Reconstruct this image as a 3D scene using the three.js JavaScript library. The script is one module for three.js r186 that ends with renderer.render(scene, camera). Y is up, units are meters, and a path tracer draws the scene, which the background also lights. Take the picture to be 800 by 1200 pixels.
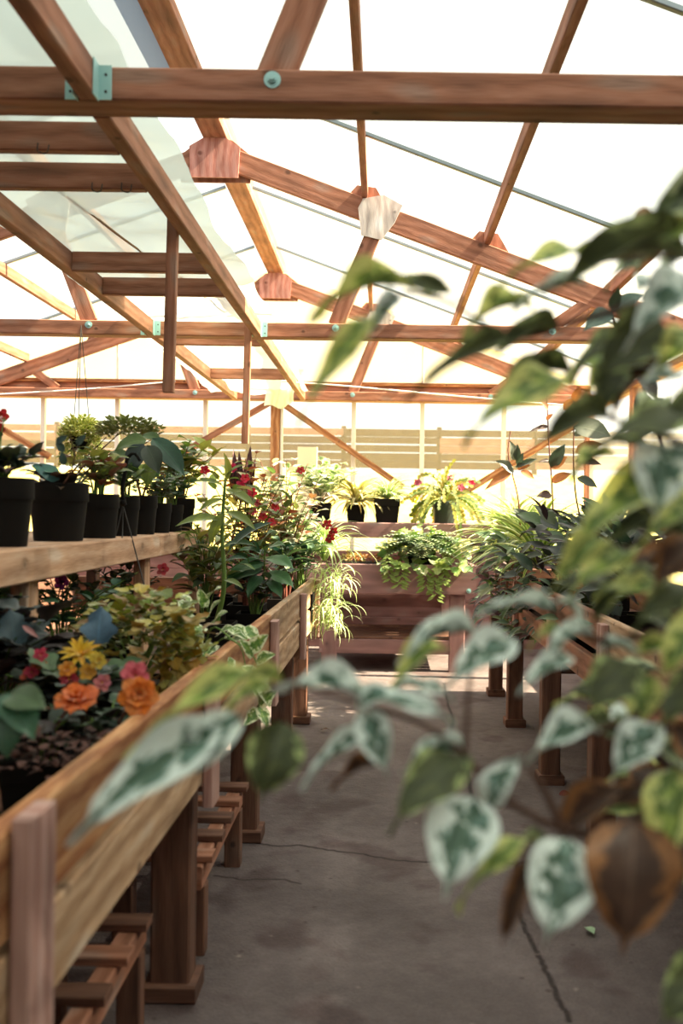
import * as THREE from 'three';
import { mergeGeometries } from 'three/addons/utils/BufferGeometryUtils.js';
import { SimplexNoise } from 'three/addons/math/SimplexNoise.js';

// ---------------------------------------------------------------- camera, sky, sun, exposure
const scene = new THREE.Scene();
const FPX = 1167, CX = 448, CY = 600, EYE = 1.35, ROLL = 0.014;
const camera = new THREE.PerspectiveCamera(2 * Math.atan(600 / FPX) * 180 / Math.PI, 800 / 1200, 0.05, 200);
camera.setViewOffset(800, 1200, 400 - CX, 0, 800, 1200);
camera.position.set(0, EYE, 0);
camera.rotation.set(0, 0, ROLL);
camera.focus = 5.4;
camera.userData.fStop = 2.6;
scene.background = new THREE.Color(0.95, 1.0, 1.03);
scene.backgroundIntensity = 2.4;
const renderer = new THREE.WebGLRenderer({ antialias: true });
renderer.toneMapping = THREE.LinearToneMapping;
renderer.toneMappingExposure = 0.70;
renderer.shadowMap.enabled = true;
const sun = new THREE.DirectionalLight(new THREE.Color(1.0, 0.83, 0.58), 60.0);
sun.position.set(6.6, 6.7, 0.35 - 5);
sun.target.position.set(0, 0, -5);
sun.castShadow = true;
sun.shadow.radius = 1.5;
sun.shadow.mapSize.set(2048, 2048);
Object.assign(sun.shadow.camera, { left: -14, right: 14, top: 14, bottom: -14, near: 0.1, far: 60 });
scene.add(sun, sun.target);

// ---------------------------------------------------------------- helpers
const V = (x, y, z) => new THREE.Vector3(x, y, z);
function rngOf(a) { return () => { a = (a + 0x6d2b79f5) | 0; let t = Math.imul(a ^ (a >>> 15), 1 | a); t = (t + Math.imul(t ^ (t >>> 7), 61 | t)) ^ t; return ((t ^ (t >>> 14)) >>> 0) / 4294967296; }; }
const rnd = rngOf(11);
const R = (a, b, r = rnd) => a + (b - a) * r();
const simplex = new SimplexNoise({ random: rngOf(5) });
function fbm(x, y, o = 4) { let s = 0, a = 0.5; for (let i = 0; i < o; i++, x *= 2.03, y *= 2.03, a *= 0.5) s += a * simplex.noise(x, y); return s; }
// a pixel of the 800 x 1200 frame and a depth in metres -> a point
function at(px, py, d) {
  const c = Math.cos(ROLL), s = Math.sin(ROLL), dx = px - CX, dy = py - CY;
  return V((dx * c + dy * s) * d / FPX, EYE - (-dx * s + dy * c) * d / FPX, -d);
}
function onFloor(px, py) { const p = at(px, py, 1); const k = EYE / (EYE - p.y); return V(p.x * k, 0, -k); }
const used = {};
function numbered(name) { const n = used[name] = (used[name] ?? -1) + 1; return n ? name + '_' + String(n).padStart(3, '0') : name; }
function tag(o, label, category, group, kind) {
  o.userData.label = label; if (category) o.userData.category = category; if (group) o.userData.group = group; if (kind) o.userData.kind = kind; return o;
}
function thing(name, label, category, pos = V(0, 0, 0), group, kind) {
  const g = new THREE.Group(); g.name = numbered(name); g.position.copy(pos); scene.add(g);
  return tag(g, label, category, group, kind);
}
// a mesh whose geometry is in world coordinates, put under a parent that is only moved (not turned)
const offsetOf = (p) => { const o = V(0, 0, 0); for (let q = p; q && q !== scene; q = q.parent) o.add(q.position); return o; };
function mesh(name, geo, mat, parent = scene, world = true) {
  const m = new THREE.Mesh(geo, mat); m.name = parent === scene ? numbered(name) : name;
  m.castShadow = m.receiveShadow = true;
  if (world && parent !== scene) m.position.copy(offsetOf(parent).negate());
  parent.add(m); return m;
}
function buf(pos, nor, uv, idx) {
  const g = new THREE.BufferGeometry();
  g.setAttribute('position', new THREE.Float32BufferAttribute(pos, 3));
  if (nor) g.setAttribute('normal', new THREE.Float32BufferAttribute(nor, 3));
  g.setAttribute('uv', new THREE.Float32BufferAttribute(uv, 2));
  if (idx) g.setIndex(idx);
  if (!nor) g.computeVertexNormals();
  return g;
}
// a chamfered piece of timber from a to b, section w (sideways) x h (up); grain runs along it
function timberGeo(a, b, w, h, c = 0.004, up = V(0, 1, 0)) {
  const z = b.clone().sub(a), L = z.length(); z.normalize();
  const x = V(0, 0, 0).crossVectors(up, z); if (x.lengthSq() < 1e-6) x.set(1, 0, 0); x.normalize();
  const y = V(0, 0, 0).crossVectors(z, x);
  const hw = w / 2, hh = h / 2; c = Math.min(c, hw * 0.4, hh * 0.4);
  const sec = [[hw - c, -hh], [hw, -hh + c], [hw, hh - c], [hw - c, hh], [-hw + c, hh], [-hw, hh - c], [-hw, -hh + c], [-hw + c, -hh]];
  const P = (s, t, k = 1) => a.clone().addScaledVector(z, t * L).addScaledVector(x, s[0] * k).addScaledVector(y, s[1] * k);
  const pos = [], nor = [], uv = [], u0 = rnd() * 3, v0 = rnd();
  let per = 0;
  for (let i = 0; i < 8; i++) {
    const s = sec[i], e = sec[(i + 1) % 8], d = Math.hypot(e[0] - s[0], e[1] - s[1]);
    const n = x.clone().multiplyScalar(e[1] - s[1]).addScaledVector(y, -(e[0] - s[0])).normalize();
    const q = [P(s, 0), P(e, 0), P(e, 1), P(s, 1)];
    const st = [[0, per], [0, per + d], [L, per + d], [L, per]];
    for (const k of [0, 1, 2, 0, 2, 3]) { pos.push(...q[k].toArray()); nor.push(...n.toArray()); uv.push(st[k][0] / 1.3 + u0, st[k][1] / 0.32 + v0); }
    per += d;
  }
  for (const t of [0, 1]) for (let i = 1; i < 7; i++) {
    const tri = t ? [0, i, i + 1] : [0, i + 1, i];
    for (const k of tri) { pos.push(...P(sec[k], t).toArray()); nor.push(...z.clone().multiplyScalar(t ? 1 : -1).toArray()); uv.push(sec[k][0] / 0.9 + u0, sec[k][1] / 0.32 + v0); }
  }
  return buf(pos, nor, uv);
}
const timber = (name, a, b, w, h, mat, parent, c, up) => mesh(name, timberGeo(a, b, w, h, c, up), mat, parent);
// an upright or lying board given by its box limits; grain along its longest side
function boxGeo(x0, x1, y0, y1, z0, z1, c) {
  const d = [x1 - x0, y1 - y0, z1 - z0], m = d.indexOf(Math.max(...d)), cx = (x0 + x1) / 2, cy = (y0 + y1) / 2, cz = (z0 + z1) / 2;
  if (m === 0) return timberGeo(V(x0, cy, cz), V(x1, cy, cz), d[2], d[1], c);
  if (m === 1) return timberGeo(V(cx, y0, cz), V(cx, y1, cz), d[0], d[2], c, V(0, 0, 1));
  return timberGeo(V(cx, cy, z0), V(cx, cy, z1), d[0], d[1], c);
}
const board = (name, x0, x1, y0, y1, z0, z1, mat, parent, c) => mesh(name, boxGeo(x0, x1, y0, y1, z0, z1, c), mat, parent);
function tube(name, pts, r, mat, parent, seg = 16, rad = 5, closed = false) {
  return mesh(name, new THREE.TubeGeometry(new THREE.CatmullRomCurve3(pts, closed), seg, r, rad, closed), mat, parent);
}
// a stem that tapers from r0 to r1
function stemGeo(pts, r0, r1, seg = 12, rad = 6) {
  const c = new THREE.CatmullRomCurve3(pts), g = new THREE.TubeGeometry(c, seg, 1, rad), p = g.attributes.position, v = V(0, 0, 0);
  for (let i = 0, k = 0; i <= seg; i++) { const m = c.getPointAt(i / seg), r = r0 + (r1 - r0) * i / seg; for (let j = 0; j <= rad; j++, k++) { v.fromBufferAttribute(p, k).sub(m).multiplyScalar(r).add(m); p.setXYZ(k, v.x, v.y, v.z); } }
  return g;
}
const stem = (name, pts, r0, r1, mat, parent, seg, rad) => mesh(name, stemGeo(pts, r0, r1, seg, rad), mat, parent);

// ---------------------------------------------------------------- textures
function dataTex(w, h, f, srgb = true) {
  const d = new Uint8Array(w * h * 4);
  for (let j = 0, o = 0; j < h; j++) for (let i = 0; i < w; i++, o += 4) { const c = f(i / w, j / h); d[o] = c[0] * 255; d[o + 1] = c[1] * 255; d[o + 2] = c[2] * 255; d[o + 3] = 255; }
  const t = new THREE.DataTexture(d, w, h); t.wrapS = t.wrapT = THREE.RepeatWrapping; t.magFilter = THREE.LinearFilter; t.minFilter = THREE.LinearMipmapLinearFilter;
  if (srgb) t.colorSpace = THREE.SRGBColorSpace; t.needsUpdate = true; return t;
}
const cl = (x) => Math.min(1, Math.max(0, x));
const smooth = (a, b, x) => { x = cl((x - a) / (b - a)); return x * x * (3 - 2 * x); };
// periodic noise
function pn(u, v, fu, fv, s = 0) { const a = u * 2 * Math.PI, b = v * 2 * Math.PI, ru = fu / 6.283, rv = fv / 6.283; return simplex.noise4d(Math.cos(a) * ru + s, Math.sin(a) * ru, Math.cos(b) * rv + s * 1.7, Math.sin(b) * rv); }
function woodHeight(u, v, s) {
  const warp = 0.35 * pn(u, v, 3, 2, s) + 0.12 * pn(u, v, 9, 5, s + 3);
  let k = 0; // knots
  for (const [ku, kv, r] of [[0.22 + s * 0.03, 0.3, 0.05], [0.68, 0.72, 0.04], [0.9, 0.15, 0.03]]) { const du = (u - ku) * 3.2, dv = (v - kv); const d = Math.hypot(du, dv) / r; k += Math.exp(-d * d); }
  const rings = 0.5 + 0.5 * Math.sin((v * 6 + warp * 1.5 + k * 1.2) * 2 * Math.PI);
  const fibre = 0.5 + 0.5 * pn(u, v, 14, 150, s + 7);
  return [rings, fibre, cl(k)];
}
function woodTex(dark, mid, light, s, grey = 0, o = {}) {
  return dataTex(512, 256, (u, v) => {
    const [r, f, k] = woodHeight(u, v, s), st = 0.5 + 0.5 * pn(u, v, 4, 3, s + 11), t = cl(0.5 + (0.34 * (r - 0.5) + 0.62 * (f - 0.5)) * (o.con ?? 1)), w = smooth(0.62, 0.95, st) * grey;
    const c = [0, 1, 2].map((i) => { let a = t < 0.5 ? dark[i] + (mid[i] - dark[i]) * t * 2 : mid[i] + (light[i] - mid[i]) * (t - 0.5) * 2; a *= (0.78 + 0.3 * st) * (o.tone ?? 1); a += (dark[i] * 0.6 - a) * k * 0.75; return a; });
    const g = (c[0] + c[1] + c[2]) / 3;
    return c.map((a) => cl(a + (g * 1.05 - a) * w));
  });
}
const woodBump = dataTex(512, 256, (u, v) => { const [r, f, k] = woodHeight(u, v, 1), x = cl(0.35 * r + 0.6 * f + 0.2 * k); return [x, x, x]; }, false);
const hx = (h) => [(h >> 16 & 255) / 255, (h >> 8 & 255) / 255, (h & 255) / 255];
function wood(name, d, m, l, s, o = {}) {
  return new THREE.MeshStandardMaterial({ name, map: woodTex(hx(d), hx(m), hx(l), s, o.grey ?? 0.4, o), bumpMap: woodBump, bumpScale: o.bump ?? 0.0012, roughness: o.rough ?? 0.78 });
}
const M = {
  beam: wood('redwood_beam', 0x74452f, 0xa26a50, 0xbc8670, 1),
  rail: wood('orange_plywood', 0x854a26, 0xb47a4c, 0xcf9e70, 3, { grey: 0.2, con: 1.7 }),
  railPale: wood('pale_board', 0x8f6a4c, 0xb79270, 0xd2b294, 4, { con: 1.4 }),
  batten: wood('pinkish_batten', 0x94665a, 0xbd9186, 0xd2ada2, 5, { grey: 0.6, con: 1.4 }),
  leg: wood('shade_toned_bench_timber', 0x4e3022, 0x6f4836, 0x88604c, 6),  // brown deepened beyond the other timber to hold the under-bench shade
  fence: wood('weathered_fence', 0x3c3028, 0x57463a, 0x6e5c50, 10),
  shelf: wood('tan_shelf_wood', 0xa27656, 0xc99c7c, 0xe0bca0, 7, { con: 1.3 }),
  mauve: wood('mauve_painted_wood', 0x84605e, 0x8f6966, 0x967270, 8, { bump: 0.0004, rough: 0.6 }),
  ply: wood('greyed_plywood', 0xb0a29a, 0xd2c8c2, 0xe4ddd8, 9, { grey: 0.9 }),
  plyRed: wood('red_plywood', 0x9c5446, 0xc4877a, 0xdcaaa0, 2.5, { grey: 0.1 }),
  steel: new THREE.MeshStandardMaterial({ name: 'galvanised_steel', color: 0x9cc2c2, metalness: 0.35, roughness: 0.5 }),
  alu: new THREE.MeshStandardMaterial({ name: 'aluminium_bar', color: 0x8d979d, metalness: 0.7, roughness: 0.45 }),
  white: new THREE.MeshStandardMaterial({ name: 'white_paint', color: 0xe8e4da, roughness: 0.55 }),
  wire: new THREE.MeshStandardMaterial({ name: 'dark_wire', color: 0x231c18, roughness: 0.6 }),
  whiteWire: new THREE.MeshStandardMaterial({ name: 'white_cable', color: 0xece6e0, roughness: 0.5 }),
  pot: new THREE.MeshPhysicalMaterial({ name: 'black_pot_plastic', color: 0x110d0b, roughness: 0.8, specularIntensity: 0.35 }),
  potGreen: new THREE.MeshPhysicalMaterial({ name: 'dark_green_pot_plastic', color: 0x1d2b22, roughness: 0.45 }),
  soil: new THREE.MeshStandardMaterial({ name: 'potting_soil', roughness: 1, map: dataTex(128, 128, (u, v) => { const n = 0.5 + 0.5 * pn(u, v, 30, 30), k = 0.5 + 0.5 * pn(u, v, 9, 9, 4), x = 0.10 + 0.14 * n * k; return [x * 1.25, x * 0.95, x * 0.75]; }) }),
  stem: new THREE.MeshStandardMaterial({ name: 'green_stem', color: 0x5e7a34, roughness: 0.7 }),
  stemRed: new THREE.MeshStandardMaterial({ name: 'reddish_stem', color: 0x6f3b2c, roughness: 0.7 }),
  bark: new THREE.MeshStandardMaterial({ name: 'brown_bark', color: 0x5a4034, roughness: 0.9, bumpMap: woodBump, bumpScale: 0.001 }),
};
// ---------------------------------------------------------------- the building
const XR = -1.09, SL = 0.361, XL = -4.23, XRT = 2.05, ZB = -9.95, ZF = 2.6, YR = 3.60;
const rc = (x) => YR - SL * Math.abs(x - XR);                 // middle of the rafters
const roofY = (x) => rc(x) + 0.075 + 0.105;                   // underside of the roof sheets
const D1 = 2.72, D2 = 6.31, D3 = 9.86;

// floor: one concrete slab with its cracks and stains
{
  const W = 1024, H = 2048, cv = document.createElement('canvas'); cv.width = W; cv.height = H;
  const g = cv.getContext('2d'), im = g.createImageData(W, H);
  for (let j = 0, o = 0; j < H; j++) for (let i = 0; i < W; i++, o += 4) {
    const x = i / W * 6.28, z = j / H * 12.55;
    let a = 0.5 + 0.32 * fbm(x * 1.1, z * 1.1, 4) + 0.16 * fbm(x * 9, z * 9, 3) + 0.16 * (rnd() - 0.5);
    const st = smooth(0.1, 0.5, fbm(x * 1.7 + 30, z * 1.7, 4));
    a = cl(a);
    let c = [64 + 62 * a, 53 + 60 * a, 52 + 60 * a];
    c = c.map((v, k) => v * (1 - st * [0.2, 0.27, 0.27][k]));
    im.data[o] = c[0]; im.data[o + 1] = c[1]; im.data[o + 2] = c[2]; im.data[o + 3] = 255;
  }
  g.putImageData(im, 0, 0);
  const q = (p) => [(p.x - XL) / 6.28 * W, (ZF - p.z) / 12.55 * H];
  const cracks = [
    [[300, 988], [325, 992], [350, 990], [385, 996], [420, 1000], [460, 1008], [500, 1010], [548, 1006], [600, 1012], [660, 1004]],
    [[250, 1026], [285, 1031], [330, 1030], [352, 1036]],
    [[603, 985], [606, 1030], [607, 1066], [616, 1092], [629, 1114], [638, 1136], [655, 1171], [669, 1199]],
    [[520, 800], [525, 827], [531, 843], [527, 863], [536, 879], [546, 896], [552, 930], [562, 958]],
    [[395, 868], [430, 872], [452, 880]]];
  cracks.forEach((c, n) => {
    const pts = c.map(([a, b]) => onFloor(a, b));
    g.strokeStyle = 'rgba(30,17,16,0.9)'; g.lineWidth = [2.2, 1.6, 2.4, 2.6, 1.8][n]; g.lineJoin = 'round'; g.beginPath();
    let prev = null;
    for (const p of pts) {
      const [x, y] = q(p);
      if (!prev) g.moveTo(x, y); else for (let k = 1; k <= 6; k++) g.lineTo(prev[0] + (x - prev[0]) * k / 6 + R(-0.7, 0.7), prev[1] + (y - prev[1]) * k / 6 + R(-0.9, 0.9));
      prev = [x, y];
    }
    g.stroke();
  });
  for (let k = 0; k < 420; k++) { const x = R(0.45, 0.9) * W, y = R(0.22, 0.95) * H; g.fillStyle = rnd() < 0.75 ? 'rgba(48,34,30,0.6)' : 'rgba(176,160,150,0.5)'; g.beginPath(); g.ellipse(x, y, R(0.5, 1.7), R(0.5, 1.5), R(0, 3), 0, 7); g.fill(); }
  const map = new THREE.CanvasTexture(cv); map.colorSpace = THREE.SRGBColorSpace; map.flipY = false; map.wrapS = map.wrapT = THREE.ClampToEdgeWrapping;
  const grain = dataTex(512, 512, (u, v) => { const a = cl(0.5 + 0.25 * pn(u, v, 60, 60) + 0.2 * pn(u, v, 18, 18, 3) + 0.12 * pn(u, v, 160, 160, 8)); return [a, a, a]; }, false);
  grain.repeat.set(6.28 / 0.8, 12.55 / 0.8);
  const mat = new THREE.MeshStandardMaterial({ name: 'concrete', map, bumpMap: grain, bumpScale: 0.004, roughness: 0.82 });
  const geo = new THREE.BoxGeometry(6.28, 0.15, 12.55), p = geo.attributes.position, uv = geo.attributes.uv;
  for (let i = 0; i < p.count; i++) uv.setXY(i, p.getX(i) / 6.28 + 0.5, 0.5 - p.getZ(i) / 12.55);
  geo.translate((XL + XRT) / 2, -0.075, (ZB + ZF) / 2);
  tag(mesh('floor', geo, mat), 'cracked grey concrete floor of the greenhouse aisle', 'floor', null, 'structure');
}

// glazing
const M_roof = new THREE.MeshPhysicalMaterial({ name: 'frosted_roof_sheet', color: 0x6c767e, transmission: 1, roughness: 0.93, thickness: 0, side: THREE.DoubleSide });
const M_clear = new THREE.MeshPhysicalMaterial({ name: 'clear_roof_sheet', color: 0xf6faf8, transmission: 1, roughness: 0.3, thickness: 0, side: THREE.DoubleSide });
const M_pane = new THREE.MeshPhysicalMaterial({ name: 'ribbed_plastic_pane', color: 0xf3f0e4, transmission: 1, roughness: 0.32, thickness: 0, side: THREE.DoubleSide });
const M_gable = new THREE.MeshPhysicalMaterial({ name: 'cream_fibreglass', color: 0xf7edd2, transmission: 0.95, roughness: 0.7, thickness: 0, side: THREE.DoubleSide });
function quad(a, b, c, d) { return buf([...a.toArray(), ...b.toArray(), ...c.toArray(), ...a.toArray(), ...c.toArray(), ...d.toArray()], null, [0, 0, 1, 0, 1, 1, 0, 0, 1, 1, 0, 1]); }
function poly(pts) { const pos = [], uv = []; for (let i = 1; i + 1 < pts.length; i++) for (const p of [pts[0], pts[i], pts[i + 1]]) { pos.push(...p.toArray()); uv.push(p.x, p.y); } return buf(pos, null, uv); }

// roof: sheets and the metal bars between them
{
  const roof = thing('ceiling', 'translucent pitched greenhouse roof of plastic sheets with metal glazing bars', 'roof', V(0, 0, 0), null, 'structure');
  const bars = [2.6, 1.18, -0.9, -3.3, -5.45, -7.35, -9.0, ZB - 0.25];
  for (const sd of [-1, 1]) {
    const xe = sd < 0 ? XL - 0.25 : XRT + 0.25;
    for (let k = 0; k + 1 < bars.length; k++) {
      const z0 = bars[k], z1 = bars[k + 1];
      mesh('roof_sheet', quad(V(XR, roofY(XR), z0), V(xe, roofY(xe), z0), V(xe, roofY(xe), z1), V(XR, roofY(XR), z1)), z0 < -5 ? M_clear : M_roof, roof);
    }
    for (const z of bars.slice(2, -1)) timber('glazing_bar', V(XR + sd * 0.1, roofY(XR + sd * 0.1) - 0.012, z), V(xe, roofY(xe) - 0.012, z), 0.028, 0.022, M.alu, roof, 0.003);
  }
  timber('ridge_cap', V(XR, roofY(XR) + 0.02, ZF), V(XR, roofY(XR) + 0.02, ZB - 0.25), 0.2, 0.012, M.alu, roof, 0.003);
}

// trusses
const plate = (name, pts, z, t, mat, parent) => {
  const s = new THREE.Shape(pts.map(([x, y]) => new THREE.Vector2(x, y))), g = new THREE.ExtrudeGeometry(s, { depth: t, bevelEnabled: false });
  const u = g.attributes.uv; for (let i = 0; i < u.count; i++) u.setXY(i, u.getY(i) / 0.9 + 0.3, u.getX(i) / 0.32);
  g.translate(0, 0, z); return mesh(name, g, mat, parent);
};
const bolt = (name, p, parent, r = 0.012) => {
  const g = mergeGeometries([new THREE.CylinderGeometry(r * 1.9, r * 1.9, 0.003, 16).toNonIndexed(), new THREE.CylinderGeometry(r, r, 0.012, 6).translate(0, 0.006, 0).toNonIndexed(), new THREE.CylinderGeometry(r * 0.6, r * 0.6, 0.014, 10).translate(0, 0.012, 0).toNonIndexed()]);
  g.rotateX(Math.PI / 2).translate(p.x, p.y, p.z); return mesh(name, g, M.steel, parent);
};
function truss(d, label, first) {
  const t = thing('roof_truss', label, 'truss', V(XR, 2.44, -d), 'roof trusses across the greenhouse');
  const zf = -d + 0.061;                                       // front face of the tie
  const tie = timber('tie_beam', V(XL + 0.1, 2.485, -d), V(XRT - 0.1, 2.485, -d), 0.12, 0.09, M.beam, t, 0.005);
  for (const x of first ? [-0.31, -1.86] : [-0.31, -1.86, 1.05]) bolt('bolt', V(x, 2.5, zf), tie);
  for (const sd of [-1, 1]) {
    const xe = sd < 0 ? XL - 0.1 : XRT + 0.1, X = (x) => XR + sd * (x - XR), mat = M.beam;
    timber('rafter', V(XR + sd * 0.01, rc(XR), -d), V(xe, rc(xe), -d), 0.04, 0.14, mat, t);
    timber('web', V(X(-0.31), 2.53, -d + (first ? 0 : 0.0)), V(X(-0.04), rc(-0.04), -d), 0.038, 0.1, M.beam, t);
    timber('web', V(X(1.05), 2.53, -d), V(X(1.3), rc(1.3) - 0.03, -d), 0.038, 0.075, M.beam, t);
    const gx = X(-0.05), gy = rc(-0.05);
    plate('gusset_plate', [[-0.1, 0.1], [0.03, 0.125], [0.15, 0.06], [0.1, -0.05], [0.02, -0.16], [-0.11, -0.13], [-0.13, 0.04]].map(([a, b]) => [gx + sd * a, gy + b]), -d + 0.021, 0.012, M.ply, t);
    for (const bx of [-0.14, 0.64]) {                           // cleats that carry the purlins, behind the rafter
      const cx = X(bx), cy = rc(bx) + 0.07;
      plate('purlin_cleat', [[-0.16, -0.08 + 0.058], [-0.05, 0.1], [0.07, 0.085], [0.18, -0.1], [0.1, -0.14], [-0.1, -0.1]].map(([a, b]) => [cx + sd * a, cy + b]), -d - 0.045, 0.02, M.beam, t);
    }
  }
  plate('ridge_gusset', [[-0.15, -0.155], [0.15, -0.155], [0.16, 0.04], [0.06, 0.1], [-0.06, 0.1], [-0.16, 0.04]].map(([a, b]) => [XR + a, rc(XR) + b]), -d + 0.021, 0.014, M.plyRed, t);
  plate('ridge_gusset', [[-0.22, -0.17], [0.22, -0.17], [0.24, -0.01], [0.1, 0.1], [-0.1, 0.1], [-0.24, -0.01]].map(([a, b]) => [XR + a, rc(XR) + b]), -d - 0.035, 0.014, M.beam, t);
  return t;
}
truss(D1, 'roof truss whose deep tie beam carries a teal joist hanger', true);
truss(D2, 'roof truss with pale plywood gussets, beyond the ladder of cross joists');
truss(D3, 'roof truss standing against the cream gable end');

// longitudinal members
const along = (name, label, x, y, w, h, z0, z1, mat, group) => tag(timber(name, V(x, y, z0), V(x, y, z1), w, h, mat, scene, 0.004), label, 'beam', group);
along('ridge_beam', 'heavy ridge beam running under the roof peak', XR, rc(XR) + 0.15, 0.15, 0.11, 1.0, ZB + 0.05, M.beam);
const purl = [[-0.14, 'purlin resting on the trusses on the slope over the aisle, next below the ridge'], [0.64, 'dark red purlin lower down the slope over the aisle'], [1.45, 'purlin close above the eave over the right bench'], [-2.04, 'purlin next below the ridge on the slope over the potting shelf'], [-2.82, 'purlin lower down the slope over the potting shelf'], [-3.55, 'purlin close above the eave behind the potting shelf']];
for (const [x, l] of purl) { const m = along('purlin', l, x, rc(x) + 0.075 + 0.046, 0.04, 0.088, 1.0, ZB + 0.05, M.beam, 'roof purlins'); }

// the two hung joists with short cross joists between them
const XJ1 = -0.80, XJ2 = -1.47, YJ = 2.485;
{
  const names = [['long joist bracketed to a tie beam beside the aisle', XJ1], ['long joist running parallel over the potting shelf', XJ2]];
  for (const [label, x] of names) {
    const g = thing('ceiling_joist', label, 'joist', V(x, 2.44, -4.5), 'hung ceiling joists');
    const segs = [[0.9, -D1 + 0.062], [-D1 - 0.062, -D2 + 0.062], [-D2 - 0.062, ZB + 0.1]];
    for (const [a, b] of segs) timber('joist_length', V(x, YJ, a), V(x, YJ, b), 0.05, 0.092, M.beam, g);
    for (const d of [D1, D2]) {
      const zf = -d + 0.064;
      for (const s of [-1, 1]) {                                 // joist hanger: a cheek beside the joist and a flange on the tie
        board('joist_hanger', x + s * 0.0275 - 0.0015, x + s * 0.0275 + 0.0015, YJ - 0.05, YJ + 0.046, zf - 0.001, zf + 0.05, M.steel, g, 0.0004);
        const fl = board('hanger_flange', x + (s < 0 ? -0.062 : 0.029), x + (s < 0 ? -0.029 : 0.062), YJ - 0.046, YJ + 0.046, zf - 0.002, zf + 0.001, M.steel, g, 0.0005);
        for (const y of [-0.025, 0.02]) mesh('nail', new THREE.CylinderGeometry(0.004, 0.004, 0.003, 8).rotateX(Math.PI / 2).translate(x + s * 0.047, YJ + y, zf + 0.002), M.wire, fl);
      }
    }
  }
  const cross = [[3.06, 'first behind the tie beam with teal hangers'], [3.42, 'second behind the tie beam with teal hangers'], [4.6, 'beside the hanging batten'], [5.1, 'just before the middle truss'], [6.62, 'just beyond the middle truss'], [8.3, 'near the gable end']];
  for (const [d, l] of cross) { tag(timber('cross_joist', V(XJ1 - 0.027, YJ, -d), V(XJ2 + 0.027 - (d < 4 ? 0.6 : 0), YJ, -d), 0.04, 0.09, M.beam, scene), 'dark short cross joist ' + l, 'joist', 'cross joists between the hung joists'); }
  // wire staples on the cross joists
  for (const [x, d] of [[-1.06, 3.02], [-0.9, 3.38], [-1.0, 3.38]]) tag(tube('wire_hook', [V(x, 2.455, -d), V(x + 0.004, 2.425, -d + 0.01), V(x + 0.03, 2.42, -d + 0.012), V(x + 0.034, 2.45, -d)], 0.0022, M.wire, scene, 10, 5), d < 3.2 ? 'lone thin wire hook under the first cross joist behind the tie beam' : 'one of two thin wire hooks under the second cross joist', 'hook', 'wire hooks under the cross joists');
  // hanging battens
  for (const [px0, d, bot, l] of [[211, 3.95, 460, 'slim batten hanging down from the long joist over the potting shelf'], [303, 6.16, 520, 'dark slim batten hanging in front of the middle truss']]) {
    const p = at(px0, 300, d), b = at(px0 - 5, bot, d);
    tag(timber('hanging_batten', V(XJ1 - 0.045, 2.52, -d), V(XJ1 - 0.055, b.y, -d), 0.042, 0.042, M.beam, scene, 0.003, V(0, 0, 1)), l, 'batten', 'hanging battens');
  }
}

// plastic film over the joists, falling down before the gable
{
  const n = 150, m = 16, z0 = 1.2, z1 = ZB + 0.35, x0 = -1.66, x1 = -0.735, pos = [], uv = [], idx = [];
  for (let i = 0; i <= n; i++) for (let j = 0; j <= m; j++) {
    let t = i / n, z = z0 + (z1 - z0) * t, s = j / m, x = x0 + (x1 - x0) * s;
    let y = 2.572 + 0.035 * fbm(x * 2.2, z * 1.3, 3) + 0.03 * Math.pow(2 * s - 1, 2) + 0.012 * Math.sin(z * 1.1 + s * 2);
    y = Math.max(y, 2.538);
    if (x < XJ2) y -= (XJ2 - x) * 0.25;
    if (z < -8.0) { const k = (-8.0 - z) / 1.6; y -= 0.1 * k; }
    x += 0.03 * fbm(z * 0.9, s * 2 + 8, 2);
    pos.push(x, y, z); uv.push(s, t);
    if (i < n && j < m) { const a = i * (m + 1) + j; idx.push(a, a + 1, a + m + 2, a, a + m + 2, a + m + 1); }
  }
  const mat = new THREE.MeshPhysicalMaterial({ name: 'milky_plastic_film', color: 0xdfeae4, transmission: 0.85, roughness: 0.86, thickness: 0, clearcoat: 0.3, side: THREE.DoubleSide });
  const g = buf(pos, null, uv, idx);
  const f = thing('plastic_film', 'long milky plastic film draped over the hung joists below the roof', 'film', V(-1.15, 2.56, -4));
  mesh('film_sheet', g, mat, f);
  // the loose end that hangs down
  const p2 = [], u2 = [], i2 = [];
  for (let i = 0; i <= 14; i++) for (let j = 0; j <= 10; j++) {
    const t = i / 14, s = j / 10, w = 0.21 - 0.05 * Math.sin(t * 3.1) ;
    p2.push(-0.96 - 0.02 * t + (s - 0.5) * 2 * w * (1 - 0.35 * t), 2.66 - 0.34 * t + 0.02 * Math.sin(s * 9), -9.35 + 0.05 * Math.sin(s * 14 + t * 2) + 0.05 * t); u2.push(s, t);
    if (i < 14 && j < 10) { const a = i * 11 + j; i2.push(a, a + 1, a + 12, a, a + 12, a + 11); }
  }
  mesh('hanging_end', buf(p2, null, u2, i2), mat, f);
  tube('hem_fold', [V(-1.3, 2.57, -2.9), V(-1.26, 2.57, -3.6), V(-1.2, 2.585, -4.6), V(-1.08, 2.59, -5.4), V(-0.95, 2.62, -6.2)], 0.006, M.railPale, f, 30, 6);
}

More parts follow.
